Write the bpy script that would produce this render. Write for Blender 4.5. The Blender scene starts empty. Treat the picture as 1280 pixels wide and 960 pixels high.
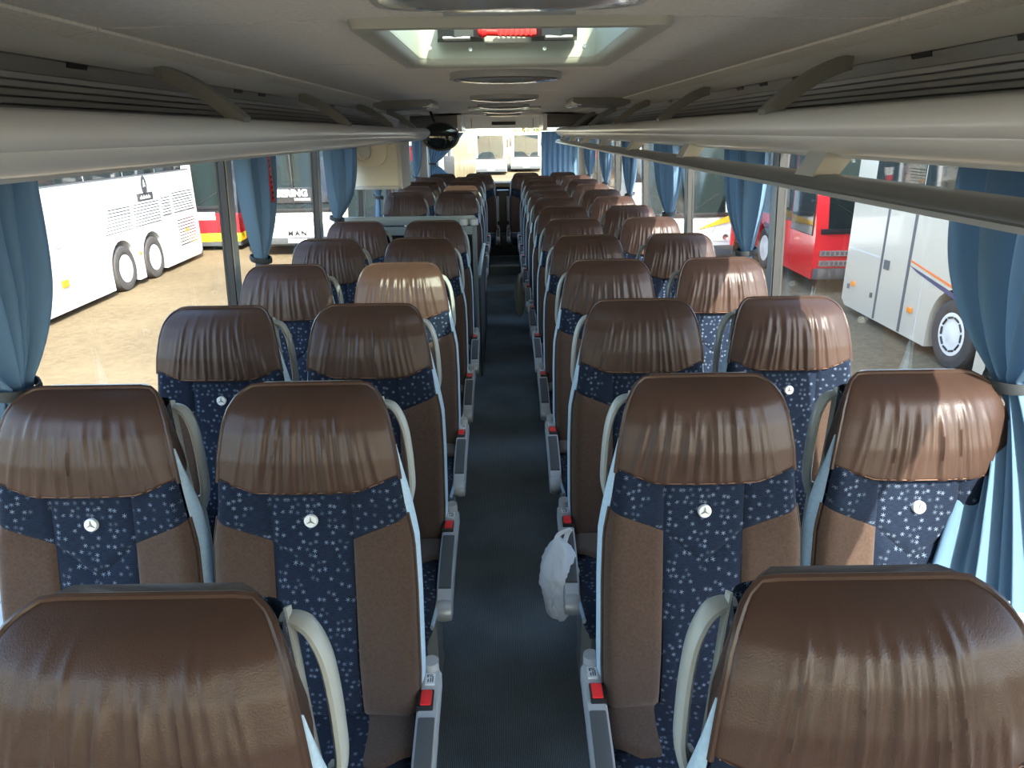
import bpy, bmesh, math, random
from mathutils import Vector, Matrix, noise
from math import sin, cos, pi, sqrt, radians

scene = bpy.context.scene
COL = scene.collection
random.seed(7)

# ------------------------------------------------------------------ camera
FPX, CAMZ = 887.0, 1.80
YAW, PITCH, ROLL = radians(0.4626), radians(19.559), radians(0.8)
cam_data = bpy.data.cameras.new('camera')
cam_data.sensor_fit = 'HORIZONTAL'
cam_data.sensor_width = 36.0
cam_data.lens = FPX / 1280.0 * 36.0
cam_data.clip_start = 0.02
cam_data.clip_end = 400
cam = bpy.data.objects.new('camera', cam_data)
COL.objects.link(cam)
_f = Vector((sin(YAW) * cos(PITCH), cos(YAW) * cos(PITCH), -sin(PITCH)))
_rt = Vector((cos(YAW), -sin(YAW), 0))
_up = _rt.cross(_f)
_R = _rt * cos(ROLL) - _up * sin(ROLL)
_U = _rt * sin(ROLL) + _up * cos(ROLL)
mm = Matrix((( _R.x, _U.x, -_f.x, 0.0), (_R.y, _U.y, -_f.y, 0.0), (_R.z, _U.z, -_f.z, CAMZ), (0, 0, 0, 1)))
cam.matrix_world = mm
scene.camera = cam

# ------------------------------------------------------------------ world, sun, exposure
SUN = Vector((0.50, -1.15, 1.0)).normalized()
world = bpy.data.worlds.new('sky'); scene.world = world
world.use_nodes = True
wn = world.node_tree.nodes; wl = world.node_tree.links
wn.clear()
sky = wn.new('ShaderNodeTexSky')
sky.sky_type = 'NISHITA'
sky.sun_disc = False
sky.sun_elevation = math.asin(SUN.z)
sky.sun_rotation = math.atan2(SUN.x, SUN.y)
sky.air_density = 1.0; sky.dust_density = 1.5; sky.ozone_density = 1.0
bgn = wn.new('ShaderNodeBackground'); bgn.inputs['Strength'].default_value = 0.82
wo = wn.new('ShaderNodeOutputWorld')
wl.new(sky.outputs[0], bgn.inputs['Color']); wl.new(bgn.outputs[0], wo.inputs['Surface'])
sd = bpy.data.lights.new('sun', 'SUN'); sd.energy = 11.0; sd.angle = radians(0.55); sd.color = (1.0, 0.955, 0.89)
so = bpy.data.objects.new('sun', sd); COL.objects.link(so)
so.location = (6, -14, 12)
so.rotation_euler = (-SUN).to_track_quat('-Z', 'Y').to_euler()
vs = scene.view_settings
vs.view_transform = 'Standard'; vs.look = 'None'; vs.gamma = 1.0; vs.use_curve_mapping = False
vs.exposure = 1.25

# ------------------------------------------------------------------ helpers
class MB:
    def __init__(s): s.v = []; s.f = []; s.uv = []
    def add(s, vs_, fs, uvs=None):
        o = len(s.v)
        s.v += [tuple(p) for p in vs_]
        s.uv += list(uvs) if uvs else [(p[0] + p[1], p[2]) for p in vs_]
        s.f += [tuple(i + o for i in f) for f in fs]
        return s
    def box(s, x0, x1, y0, y1, z0, z1, bev=0.0):
        if x0 > x1: x0, x1 = x1, x0
        if y0 > y1: y0, y1 = y1, y0
        if z0 > z1: z0, z1 = z1, z0
        b = min(bev, (x1 - x0) * .45, (y1 - y0) * .45, (z1 - z0) * .45)
        if b <= 0:
            vv = [(x, y, z) for z in (z0, z1) for y in (y0, y1) for x in (x0, x1)]
            return s.add(vv, [(0, 2, 3, 1), (4, 5, 7, 6), (0, 1, 5, 4), (2, 6, 7, 3), (0, 4, 6, 2), (1, 3, 7, 5)])
        bm = bmesh.new()
        bmesh.ops.create_cube(bm, size=1)
        for q in bm.verts:
            q.co = Vector(((x0 + x1) / 2 + q.co.x * (x1 - x0), (y0 + y1) / 2 + q.co.y * (y1 - y0), (z0 + z1) / 2 + q.co.z * (z1 - z0)))
        bmesh.ops.bevel(bm, geom=bm.edges[:], offset=b, segments=2, profile=0.7, affect='EDGES')
        return s.frombm(bm)
    def frombm(s, bm):
        bm.verts.ensure_lookup_table()
        for i, q in enumerate(bm.verts): q.index = i
        s.add([q.co[:] for q in bm.verts], [[q.index for q in f.verts] for f in bm.faces])
        bm.free(); return s
    def grid(s, fn, nu, nv, uvf=None, cu=False, cv=False):
        P = []; UV = []
        for j in range(nv):
            for i in range(nu):
                u = i / (nu if cu else nu - 1); v = j / (nv if cv else nv - 1)
                p = fn(u, v); P.append(tuple(p)); UV.append(uvf(p) if uvf else (p[0], p[2]))
        F = []
        for j in range(nv if cv else nv - 1):
            for i in range(nu if cu else nu - 1):
                a = j * nu + i; b = j * nu + (i + 1) % nu; c = ((j + 1) % nv) * nu + (i + 1) % nu; d = ((j + 1) % nv) * nu + i
                F.append((a, b, c, d))
        return s.add(P, F, UV)
    def tube(s, path, r, seg=8, ry=None, up=(0, 1, 0), cap=True, taper=None):
        path = [Vector(p) for p in path]; n = len(path); P = []; upv = Vector(up)
        for i, p in enumerate(path):
            t = (path[min(i + 1, n - 1)] - path[max(i - 1, 0)])
            t = t.normalized() if t.length > 1e-9 else Vector((0, 0, 1))
            b = upv - t * upv.dot(t)
            if b.length < 1e-4: b = Vector((1, 0, 0)) - t * t.x
            if b.length < 1e-4: b = Vector((0, 0, 1))
            b.normalize(); a = t.cross(b)
            k = taper[i] if taper else 1
            for q in range(seg):
                w = 2 * pi * q / seg
                P.append(p + a * (r * k * cos(w)) + b * ((ry or r) * k * sin(w)))
        F = []
        for i in range(n - 1):
            for q in range(seg):
                F.append((i * seg + q, i * seg + (q + 1) % seg, (i + 1) * seg + (q + 1) % seg, (i + 1) * seg + q))
        if cap:
            F.append(tuple(range(seg))[::-1]); F.append(tuple((n - 1) * seg + q for q in range(seg)))
        return s.add(P, F)
    def lathe(s, prof, seg=24, axis='x', c=(0, 0, 0)):
        P = []; n = len(prof)
        for (h, r) in prof:
            for q in range(seg):
                w = 2 * pi * q / seg
                if axis == 'x': P.append((c[0] + h, c[1] + r * cos(w), c[2] + r * sin(w)))
                elif axis == 'y': P.append((c[0] + r * cos(w), c[1] + h, c[2] + r * sin(w)))
                else: P.append((c[0] + r * cos(w), c[1] + r * sin(w), c[2] + h))
        F = []
        for i in range(n - 1):
            for q in range(seg):
                F.append((i * seg + q, i * seg + (q + 1) % seg, (i + 1) * seg + (q + 1) % seg, (i + 1) * seg + q))
        F.append(tuple(range(seg))[::-1]); F.append(tuple((n - 1) * seg + q for q in range(seg)))
        return s.add(P, F)
    def prism(s, poly, axis, a, b):
        # poly: 2-D points; extruded along axis from a to b
        def mk(p, h):
            return {'x': (h, p[0], p[1]), 'y': (p[0], h, p[1]), 'z': (p[0], p[1], h)}[axis]
        n = len(poly)
        P = [mk(p, a) for p in poly] + [mk(p, b) for p in poly]
        F = [tuple(range(n))[::-1], tuple(range(n, 2 * n))] + [(i, (i + 1) % n, n + (i + 1) % n, n + i) for i in range(n)]
        return s.add(P, F)
    def mesh(s, name, mat, smooth=True, angle=40):
        me = bpy.data.meshes.new(name)
        me.from_pydata(s.v, [], s.f); me.update()
        bm = bmesh.new(); bm.from_mesh(me)
        bmesh.ops.recalc_face_normals(bm, faces=bm.faces[:])
        bm.to_mesh(me); bm.free()
        uvl = me.uv_layers.new(name='UVMap')
        vi = [0] * len(me.loops); me.loops.foreach_get('vertex_index', vi)
        flat = []
        for i in vi: flat += s.uv[i]
        uvl.data.foreach_set('uv', flat)
        if smooth:
            me.polygons.foreach_set('use_smooth', [True] * len(me.polygons))
            try: me.set_sharp_from_angle(angle=radians(angle))
            except Exception: pass
        me.materials.append(mat)
        return me
    def build(s, name, mat, parent=None, smooth=True, angle=40):
        o = bpy.data.objects.new(name, s.mesh(name, mat, smooth, angle)); COL.objects.link(o)
        if parent: o.parent = parent
        return o

def empty(name, loc=(0, 0, 0), rz=0.0):
    o = bpy.data.objects.new(name, None); COL.objects.link(o)
    o.location = loc; o.rotation_euler = (0, 0, rz); o.empty_display_size = 0.1
    return o
def tag(o, label, cat, group=None):
    o['label'] = label; o['category'] = cat
    if group: o['group'] = group
    return o
def struct(o): o['kind'] = 'structure'; return o
def kids(o): return [c for c in COL.objects if c.parent == o]
def copy_tree(parts, root_src, loc):
    r = root_src.copy(); COL.objects.link(r); r.location = loc
    mp = {root_src: r}
    for ch, par in parts:
        c = ch.copy(); COL.objects.link(c); c.parent = mp[par]; mp[ch] = c
    return r, mp
def lerp(a, b, t): return a + (b - a) * t
def interp(tab, x):
    if x <= tab[0][0]: return tab[0][1]
    for (a, b), (c, d) in zip(tab, tab[1:]):
        if x <= c: return b + (d - b) * (x - a) / (c - a)
    return tab[-1][1]
def smoothcurve(pts, n=6):
    pts = [Vector(p) for p in pts]; out = []
    for i in range(len(pts) - 1):
        p0 = pts[max(i - 1, 0)]; p1 = pts[i]; p2 = pts[i + 1]; p3 = pts[min(i + 2, len(pts) - 1)]
        for k in range(n):
            t = k / n
            out.append(0.5 * ((2 * p1) + (p2 - p0) * t + (2 * p0 - 5 * p1 + 4 * p2 - p3) * t * t + (3 * p1 - p0 - 3 * p2 + p3) * t ** 3))
    out.append(pts[-1]); return out
def text_mesh(body, size, depth, mat, bold=0.0, spacing=1.0):
    cu = bpy.data.curves.new('lettering', 'FONT'); cu.body = body; cu.size = size; cu.extrude = depth; cu.offset = bold
    cu.align_x = 'CENTER'; cu.align_y = 'CENTER'; cu.space_character = spacing; cu.resolution_u = 3
    o = bpy.data.objects.new('tmp_text', cu); COL.objects.link(o)
    dg = bpy.context.evaluated_depsgraph_get(); dg.update()
    me = bpy.data.meshes.new_from_object(o.evaluated_get(dg))
    bpy.data.objects.remove(o); bpy.data.curves.remove(cu)
    me.materials.clear(); me.materials.append(mat)
    return me
def lettering(body, size, mat, parent, loc, rot, depth=0.004, bold=0.0, spacing=1.0, name='lettering', label=None):
    o = bpy.data.objects.new(name, text_mesh(body, size, depth, mat, bold, spacing)); COL.objects.link(o)
    o.parent = parent; o.location = loc; o.rotation_euler = rot
    if label: o['label'] = label
    return o

# ------------------------------------------------------------------ materials
def mat(name, col, rough=0.5, metal=0.0, spec=0.5, sheen=0.0, coat=0.0, noise_amt=0.0, noise_scale=20.0, bump=0.0, bump_scale=200.0, emit=None):
    m = bpy.data.materials.new(name); m.use_nodes = True
    nt = m.node_tree; N = nt.nodes; L = nt.links
    p = N['Principled BSDF']
    p.inputs['Base Color'].default_value = (*col, 1); p.inputs['Roughness'].default_value = rough
    p.inputs['Metallic'].default_value = metal; p.inputs['Specular IOR Level'].default_value = spec
    if sheen: p.inputs['Sheen Weight'].default_value = sheen
    if coat: p.inputs['Coat Weight'].default_value = coat; p.inputs['Coat Roughness'].default_value = 0.05
    if noise_amt or bump:
        tc = N.new('ShaderNodeTexCoord')
    if noise_amt:
        nz = N.new('ShaderNodeTexNoise'); nz.inputs['Scale'].default_value = noise_scale; nz.inputs['Detail'].default_value = 6
        L.new(tc.outputs['Object'], nz.inputs['Vector'])
        mr = N.new('ShaderNodeMapRange'); mr.inputs['From Min'].default_value = .25; mr.inputs['From Max'].default_value = .75
        mr.inputs['To Min'].default_value = 1 - noise_amt; mr.inputs['To Max'].default_value = 1 + noise_amt
        L.new(nz.outputs['Fac'], mr.inputs['Value'])
        mx = N.new('ShaderNodeMix'); mx.data_type = 'RGBA'; mx.blend_type = 'MULTIPLY'; mx.inputs[0].default_value = 1
        mx.inputs[6].default_value = (*col, 1); L.new(mr.outputs[0], mx.inputs[7]); L.new(mx.outputs[2], p.inputs['Base Color'])
    if bump:
        nb = N.new('ShaderNodeTexNoise'); nb.inputs['Scale'].default_value = bump_scale; nb.inputs['Detail'].default_value = 3
        L.new(tc.outputs['Object'], nb.inputs['Vector'])
        bp = N.new('ShaderNodeBump'); bp.inputs['Strength'].default_value = bump; bp.inputs['Distance'].default_value = 0.002
        L.new(nb.outputs['Fac'], bp.inputs['Height']); L.new(bp.outputs[0], p.inputs['Normal'])
    return m

def leather_mat():
    m = mat('leather', (0.046, 0.0265, 0.020), rough=0.31, spec=0.22, noise_amt=0.12, noise_scale=9, bump=0.25, bump_scale=420)
    return m
def star_fabric(name, base, star):
    m = bpy.data.materials.new(name); m.use_nodes = True
    nt = m.node_tree; N = nt.nodes; L = nt.links; p = N['Principled BSDF']
    p.inputs['Roughness'].default_value = 0.9; p.inputs['Specular IOR Level'].default_value = 0.15; p.inputs['Sheen Weight'].default_value = 0.05
    def math_(op, a, b=None, c=None):
        n = N.new('ShaderNodeMath'); n.operation = op
        for i, q in enumerate((a, b, c)):
            if q is None: continue
            if isinstance(q, (int, float)): n.inputs[i].default_value = q
            else: L.new(q, n.inputs[i])
        return n.outputs[0]
    tc = N.new('ShaderNodeTexCoord')
    SC = 58.0
    mp = N.new('ShaderNodeVectorMath'); mp.operation = 'SCALE'; mp.inputs['Scale'].default_value = SC
    L.new(tc.outputs['UV'], mp.inputs[0])
    vo = N.new('ShaderNodeTexVoronoi'); vo.voronoi_dimensions = '2D'; vo.feature = 'F1'; vo.inputs['Scale'].default_value = 1.0; vo.inputs['Randomness'].default_value = 0.82
    L.new(mp.outputs[0], vo.inputs['Vector'])
    sb = N.new('ShaderNodeVectorMath'); sb.operation = 'SUBTRACT'
    L.new(mp.outputs[0], sb.inputs[0]); L.new(vo.outputs['Position'], sb.inputs[1])
    sx = N.new('ShaderNodeSeparateXYZ'); L.new(sb.outputs[0], sx.inputs[0])
    wn_ = N.new('ShaderNodeSeparateColor'); L.new(vo.outputs['Color'], wn_.inputs[0])
    ang = math_('MULTIPLY', wn_.outputs[0], 0.9)
    ca, sa = math_('COSINE', ang), math_('SINE', ang)
    rx = math_('ADD', math_('MULTIPLY', sx.outputs[0], ca), math_('MULTIPLY', sx.outputs[1], sa))
    ry = math_('SUBTRACT', math_('MULTIPLY', sx.outputs[1], ca), math_('MULTIPLY', sx.outputs[0], sa))
    th = 0.033
    bars = None
    d1 = math_('ABSOLUTE', math_('ADD', rx, math_('MULTIPLY', ry, 0.55)))
    d2 = math_('ABSOLUTE', math_('SUBTRACT', rx, math_('MULTIPLY', ry, 0.55)))
    d3 = math_('ABSOLUTE', ry)
    dm = math_('MINIMUM', math_('MINIMUM', d1, d2), d3)
    rr = math_('SQRT', math_('ADD', math_('MULTIPLY', rx, rx), math_('MULTIPLY', ry, ry)))
    mask = math_('MULTIPLY', math_('LESS_THAN', dm, th), math_('LESS_THAN', rr, 0.31))
    mask = math_('MULTIPLY', mask, math_('GREATER_THAN', wn_.outputs[1], 0.38))
    mask = math_('MULTIPLY', mask, math_('ADD', math_('MULTIPLY', wn_.outputs[2], 0.75), 0.25))
    wv = N.new('ShaderNodeTexNoise'); wv.inputs['Scale'].default_value = 1.0; wv.inputs['Detail'].default_value = 2
    sc2 = N.new('ShaderNodeVectorMath'); sc2.operation = 'MULTIPLY'; sc2.inputs[1].default_value = (70, 620, 1); L.new(tc.outputs['UV'], sc2.inputs[0]); L.new(sc2.outputs[0], wv.inputs['Vector'])
    mr = N.new('ShaderNodeMapRange'); mr.inputs['From Min'].default_value = .3; mr.inputs['From Max'].default_value = .7; mr.inputs['To Min'].default_value = .6; mr.inputs['To Max'].default_value = 1.5
    L.new(wv.outputs['Fac'], mr.inputs['Value'])
    m1 = N.new('ShaderNodeMix'); m1.data_type = 'RGBA'; m1.blend_type = 'MULTIPLY'; m1.inputs[0].default_value = 1; m1.inputs[6].default_value = (*base, 1)
    L.new(mr.outputs[0], m1.inputs[7])
    m2 = N.new('ShaderNodeMix'); m2.data_type = 'RGBA'; L.new(mask, m2.inputs[0]); L.new(m1.outputs[2], m2.inputs[6]); m2.inputs[7].default_value = (*star, 1)
    L.new(m2.outputs[2], p.inputs['Base Color'])
    bp = N.new('ShaderNodeBump'); bp.inputs['Strength'].default_value = 0.35; bp.inputs['Distance'].default_value = 0.001
    L.new(wv.outputs['Fac'], bp.inputs['Height']); L.new(bp.outputs[0], p.inputs['Normal'])
    return m
def carpet_mat():
    m = mat('carpet', (0.125, 0.150, 0.163), rough=1.0, spec=0.1)
    nt = m.node_tree; N = nt.nodes; L = nt.links; p = N['Principled BSDF']
    tc = N.new('ShaderNodeTexCoord')
    wv = N.new('ShaderNodeTexWave'); wv.wave_type = 'BANDS'; wv.bands_direction = 'X'; wv.inputs['Scale'].default_value = 55; wv.inputs['Distortion'].default_value = 0.6; wv.inputs['Detail Scale'].default_value = 8
    L.new(tc.outputs['Object'], wv.inputs['Vector'])
    nz = N.new('ShaderNodeTexNoise'); nz.inputs['Scale'].default_value = 260; nz.inputs['Detail'].default_value = 4; L.new(tc.outputs['Object'], nz.inputs['Vector'])
    n2 = N.new('ShaderNodeTexNoise'); n2.inputs['Scale'].default_value = 3.5; n2.inputs['Detail'].default_value = 5; L.new(tc.outputs['Object'], n2.inputs['Vector'])
    a = N.new('ShaderNodeMath'); a.operation = 'MULTIPLY_ADD'; L.new(wv.outputs['Fac'], a.inputs[0]); a.inputs[1].default_value = .5; L.new(nz.outputs['Fac'], a.inputs[2])
    b = N.new('ShaderNodeMath'); b.operation = 'MULTIPLY_ADD'; L.new(n2.outputs['Fac'], b.inputs[0]); b.inputs[1].default_value = .7; L.new(a.outputs[0], b.inputs[2])
    mr = N.new('ShaderNodeMapRange'); mr.inputs['From Min'].default_value = .6; mr.inputs['From Max'].default_value = 1.6; mr.inputs['To Min'].default_value = .35; mr.inputs['To Max'].default_value = 1.9
    L.new(b.outputs[0], mr.inputs['Value'])
    mx = N.new('ShaderNodeMix'); mx.data_type = 'RGBA'; mx.blend_type = 'MULTIPLY'; mx.inputs[0].default_value = 1; mx.inputs[6].default_value = (0.125, 0.150, 0.163, 1)
    L.new(mr.outputs[0], mx.inputs[7]); L.new(mx.outputs[2], p.inputs['Base Color'])
    bp = N.new('ShaderNodeBump'); bp.inputs['Strength'].default_value = .6; bp.inputs['Distance'].default_value = .003; L.new(a.outputs[0], bp.inputs['Height']); L.new(bp.outputs[0], p.inputs['Normal'])
    return m
def glass_mat(name, tint, refl=1.0):
    m = bpy.data.materials.new(name); m.use_nodes = True
    nt = m.node_tree; N = nt.nodes; L = nt.links; N.clear()
    o = N.new('ShaderNodeOutputMaterial'); t = N.new('ShaderNodeBsdfTransparent'); t.inputs[0].default_value = (*tint, 1)
    g = N.new('ShaderNodeBsdfGlossy'); g.inputs['Roughness'].default_value = 0.0
    lw = N.new('ShaderNodeLayerWeight'); lw.inputs[0].default_value = 0.5
    pw = N.new('ShaderNodeMath'); pw.operation = 'POWER'; pw.inputs[1].default_value = 5.0; L.new(lw.outputs['Facing'], pw.inputs[0])
    ml = N.new('ShaderNodeMath'); ml.operation = 'MULTIPLY_ADD'; ml.inputs[1].default_value = 0.6 * refl; ml.inputs[2].default_value = 0.04 * refl; L.new(pw.outputs[0], ml.inputs[0])
    mx = N.new('ShaderNodeMixShader'); L.new(ml.outputs[0], mx.inputs[0]); L.new(t.outputs[0], mx.inputs[1]); L.new(g.outputs[0], mx.inputs[2]); L.new(mx.outputs[0], o.inputs[0])
    return m
def cloth_mat(name, col, trans=0.35):
    m = bpy.data.materials.new(name); m.use_nodes = True
    nt = m.node_tree; N = nt.nodes; L = nt.links; p = N['Principled BSDF']; o = N['Material Output']
    p.inputs['Base Color'].default_value = (*col, 1); p.inputs['Roughness'].default_value = .75; p.inputs['Sheen Weight'].default_value = .1; p.inputs['Specular IOR Level'].default_value = .25
    t = N.new('ShaderNodeBsdfTranslucent'); t.inputs[0].default_value = (min(1, col[0] * 1.5), min(1, col[1] * 1.35), min(1, col[2] * 1.25), 1)
    mx = N.new('ShaderNodeMixShader'); mx.inputs[0].default_value = trans
    L.new(p.outputs[0], mx.inputs[1]); L.new(t.outputs[0], mx.inputs[2]); L.new(mx.outputs[0], o.inputs[0])
    tc = N.new('ShaderNodeTexCoord'); nz = N.new('ShaderNodeTexNoise'); nz.inputs['Scale'].default_value = 500; L.new(tc.outputs['Object'], nz.inputs['Vector'])
    bp = N.new('ShaderNodeBump'); bp.inputs['Strength'].default_value = .2; bp.inputs['Distance'].default_value = .001; L.new(nz.outputs['Fac'], bp.inputs['Height']); L.new(bp.outputs[0], p.inputs['Normal'])
    return m
def ground_mat():
    m = mat('gravel', (0.36, 0.28, 0.19), rough=1.0, spec=0.1)
    nt = m.node_tree; N = nt.nodes; L = nt.links; p = N['Principled BSDF']
    tc = N.new('ShaderNodeTexCoord')
    n1 = N.new('ShaderNodeTexNoise'); n1.inputs['Scale'].default_value = 9; n1.inputs['Detail'].default_value = 12; n1.inputs['Roughness'].default_value = .75; L.new(tc.outputs['Object'], n1.inputs['Vector'])
    n2 = N.new('ShaderNodeTexNoise'); n2.inputs['Scale'].default_value = .35; n2.inputs['Detail'].default_value = 6; L.new(tc.outputs['Object'], n2.inputs['Vector'])
    cr = N.new('ShaderNodeValToRGB'); cr.color_ramp.elements[0].position = .3; cr.color_ramp.elements[1].position = .68
    cr.color_ramp.elements[0].color = (.084, .062, .035, 1); cr.color_ramp.elements[1].color = (.205, .155, .092, 1)
    a = N.new('ShaderNodeMath'); a.operation = 'MULTIPLY_ADD'; a.inputs[1].default_value = .45; L.new(n2.outputs['Fac'], a.inputs[0])
    b = N.new('ShaderNodeMath'); b.operation = 'MULTIPLY'; b.inputs[1].default_value = .6; L.new(n1.outputs['Fac'], b.inputs[0]); L.new(b.outputs[0], a.inputs[2])
    L.new(a.outputs[0], cr.inputs[0]); L.new(cr.outputs[0], p.inputs['Base Color'])
    bp = N.new('ShaderNodeBump'); bp.inputs['Strength'].default_value = .7; bp.inputs['Distance'].default_value = .03; L.new(n1.outputs['Fac'], bp.inputs['Height']); L.new(bp.outputs[0], p.inputs['Normal'])
    return m

M = {}
M['leather'] = leather_mat()
M['star'] = star_fabric('blue_star_fabric', (0.0062, 0.0112, 0.024), (0.155, 0.20, 0.27))
M['brown'] = mat('brown_plush', (0.052, 0.031, 0.021), rough=.95, spec=.15, sheen=.25, noise_amt=.25, noise_scale=160, bump=.3, bump_scale=700)
M['stitch'] = mat('tan_stitch', (0.17, 0.09, 0.05), rough=.8)
M['lightblue'] = mat('light_blue_trim', (0.34, 0.45, 0.54), rough=.85, noise_amt=.1, noise_scale=120)
M['handle'] = mat('handle_grey', (0.27, 0.285, 0.275), rough=.38)
M['silver'] = mat('silver_plastic', (0.36, 0.37, 0.37), rough=.35, metal=.15)
M['pad'] = mat('armrest_pad', (0.055, 0.06, 0.062), rough=.55)
M['black'] = mat('black_plastic', (0.012, 0.012, 0.013), rough=.4)
M['red'] = mat('red_plastic', (0.62, 0.02, 0.02), rough=.35)
M['label'] = mat('label_grey', (0.60, 0.61, 0.60), rough=.5)
M['labelink'] = mat('label_ink', (0.08, 0.09, 0.10), rough=.6)
M['emblem'] = mat('emblem_white', (0.72, 0.74, 0.72), rough=.3, metal=.2)
M['emblemstar'] = mat('emblem_star', (0.16, 0.17, 0.17), rough=.35, metal=.3)
M['carpet'] = carpet_mat()
M['ceil'] = mat('ceiling_fabric', (0.70, 0.655, 0.60), rough=.95, spec=.1, noise_amt=.10, noise_scale=90, bump=.35, bump_scale=260)
M['cove'] = mat('cove_fabric', (0.74, 0.70, 0.63), rough=.95, spec=.1, noise_amt=.14, noise_scale=120, bump=.4, bump_scale=240)
M['panel'] = mat('rack_panel_grey', (0.90, 0.89, 0.86), rough=.5)
M['rib'] = mat('rib_dark_grey', (0.50, 0.50, 0.50), rough=.5)
M['ribback'] = mat('rib_back', (0.26, 0.26, 0.26), rough=.7)
M['nose'] = mat('rack_nose_grey', (0.80, 0.79, 0.76), rough=.22, spec=.6)
M['strut'] = mat('strut_grey', (0.22, 0.22, 0.205), rough=.45)
M['bracket'] = mat('bracket_grey', (0.43, 0.43, 0.39), rough=.4)
M['rail'] = mat('rail_grey', (0.12, 0.12, 0.118), rough=.32)
M['backing'] = mat('backing_dark', (0.03, 0.03, 0.03), rough=.9)
M['frame'] = mat('hatch_frame', (0.42, 0.41, 0.35), rough=.45)
M['recess'] = mat('hatch_recess', (0.40, 0.42, 0.36), rough=.5)
M['lens'] = mat('lamp_lens', (0.30, 0.30, 0.29), rough=.12, spec=.6)
M['chrome'] = mat('chrome', (0.75, 0.75, 0.75), rough=.15, metal=1)
M['pillar'] = mat('pillar_trim', (0.40, 0.41, 0.40), rough=.55)
M['rubber'] = mat('rubber', (0.015, 0.015, 0.015), rough=.6)
M['wall'] = mat('side_panel_fabric', (0.30, 0.22, 0.15), rough=.9, noise_amt=.15, noise_scale=120)
M['darkwall'] = mat('dark_panel', (0.05, 0.052, 0.055), rough=.7)
M['glass'] = glass_mat('window_glass', (0.85, 0.87, 0.855))
M['lid'] = glass_mat('hatch_glass', (0.60, 0.64, 0.58))
M['screen'] = glass_mat('partition_glass', (0.55, 0.62, 0.62))
M['curtain'] = cloth_mat('curtain_blue', (0.108, 0.195, 0.30), 0.15)
M['tie'] = mat('tieback', (0.03, 0.035, 0.04), rough=.8)
M['cream'] = mat('cream_panel', (0.55, 0.55, 0.47), rough=.5)
M['creamlight'] = mat('cream_cover', (0.66, 0.60, 0.46), rough=.45)
M['greygreen'] = mat('partition_grey', (0.15, 0.18, 0.18), rough=.4)
M['bag'] = cloth_mat('white_bag', (0.80, 0.82, 0.84), 0.45)
M['greybag'] = cloth_mat('grey_bag', (0.45, 0.48, 0.44), 0.35)
M['white'] = mat('coach_white', (0.60, 0.60, 0.595), rough=.3, coat=.4)
M['offwhite'] = mat('coach_offwhite', (0.50, 0.455, 0.37), rough=.3, coat=.4)
M['gold'] = mat('coach_champagne', (0.40, 0.33, 0.19), rough=.35, coat=.3)
M['redpaint'] = mat('coach_red', (0.62, 0.015, 0.02), rough=.25, coat=.6)
M['yellow'] = mat('coach_yellow', (0.85, 0.50, 0.02), rough=.3, coat=.4)
M['blackpaint'] = mat('coach_black', (0.02, 0.02, 0.022), rough=.25, coat=.4)
M['tint'] = mat('coach_glass_dark', (0.020, 0.027, 0.027), rough=.06, spec=.4)
M['wind'] = mat('coach_windscreen', (0.012, 0.018, 0.017), rough=.08, spec=.10)
M['reflectpaint'] = mat('painted_foliage_reflection', (0.22, 0.17, 0.07), rough=.3, spec=.2, noise_amt=.5, noise_scale=1.5)  # reflection of sunlit yellow foliage painted into the window colour
M['tyre'] = mat('tyre', (0.05, 0.045, 0.042), rough=.9, noise_amt=.2, noise_scale=12)
M['rim'] = mat('rim_white', (0.70, 0.70, 0.68), rough=.4)
M['lampglass'] = mat('headlamp', (0.75, 0.77, 0.75), rough=.1, spec=.8)
M['orange'] = mat('orange_marker', (0.80, 0.25, 0.02), rough=.3)
M['vent'] = mat('vent_slat', (0.55, 0.55, 0.54), rough=.5)
M['seam'] = mat('seam_grey', (0.10, 0.10, 0.10), rough=.7)
M['bluestripe'] = mat('stripe_navy', (0.05, 0.06, 0.13), rough=.3)
M['lightstripe'] = mat('stripe_blue', (0.08, 0.32, 0.62), rough=.3)
M['orangestripe'] = mat('stripe_orange', (0.75, 0.16, 0.03), rough=.3)
M['ground'] = ground_mat()
M['bark'] = mat('bark', (0.08, 0.06, 0.04), rough=.9)
M['leafy'] = mat('leaves_yellow_green', (0.20, 0.24, 0.04), rough=.7, noise_amt=.5, noise_scale=2)
M['leafd'] = mat('leaves_dark', (0.06, 0.075, 0.035), rough=.7, noise_amt=.4, noise_scale=2)

# ------------------------------------------------------------------ dimensions
GZ = -1.40                       # ground outside
Y0, Y1 = -3.0, 10.95             # front and rear of the saloon
PITCHROW, TOPY = 0.786, 0.763
SEAT_A, SEAT_W = 0.449, 0.943     # seat centre lines beside aisle / beside window
PIL = [-1.48, 0.085, 1.65, 3.22, 4.81, 6.35, 7.92, 9.48]
def wallx(z): return 1.235 - 0.05 * (z - 0.7)      # tumblehome of the side

# ================================================================== SETTING
fl = MB().box(-1.26, 1.26, Y0, 9.40, -0.06, 0.0).build('floor', M['carpet'], smooth=False); struct(fl)
MB().box(-1.26, 1.26, 9.40, Y1, -0.06, 0.13).build('rear_step', M['carpet'], fl, smooth=False)
MB().box(-0.19, 0.19, 9.392, 9.42, 0.115, 0.137, .004).build('step_edge', M['silver'], fl)
MB().box(-1.2, 1.2, 10.22, Y1, 0.13, 0.30).build('rear_platform', M['darkwall'], fl, smooth=False)
MB().box(-0.14, 0.14, 10.21, 10.24, 0.285, 0.307, .004).build('step_edge', M['silver'], fl)

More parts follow.
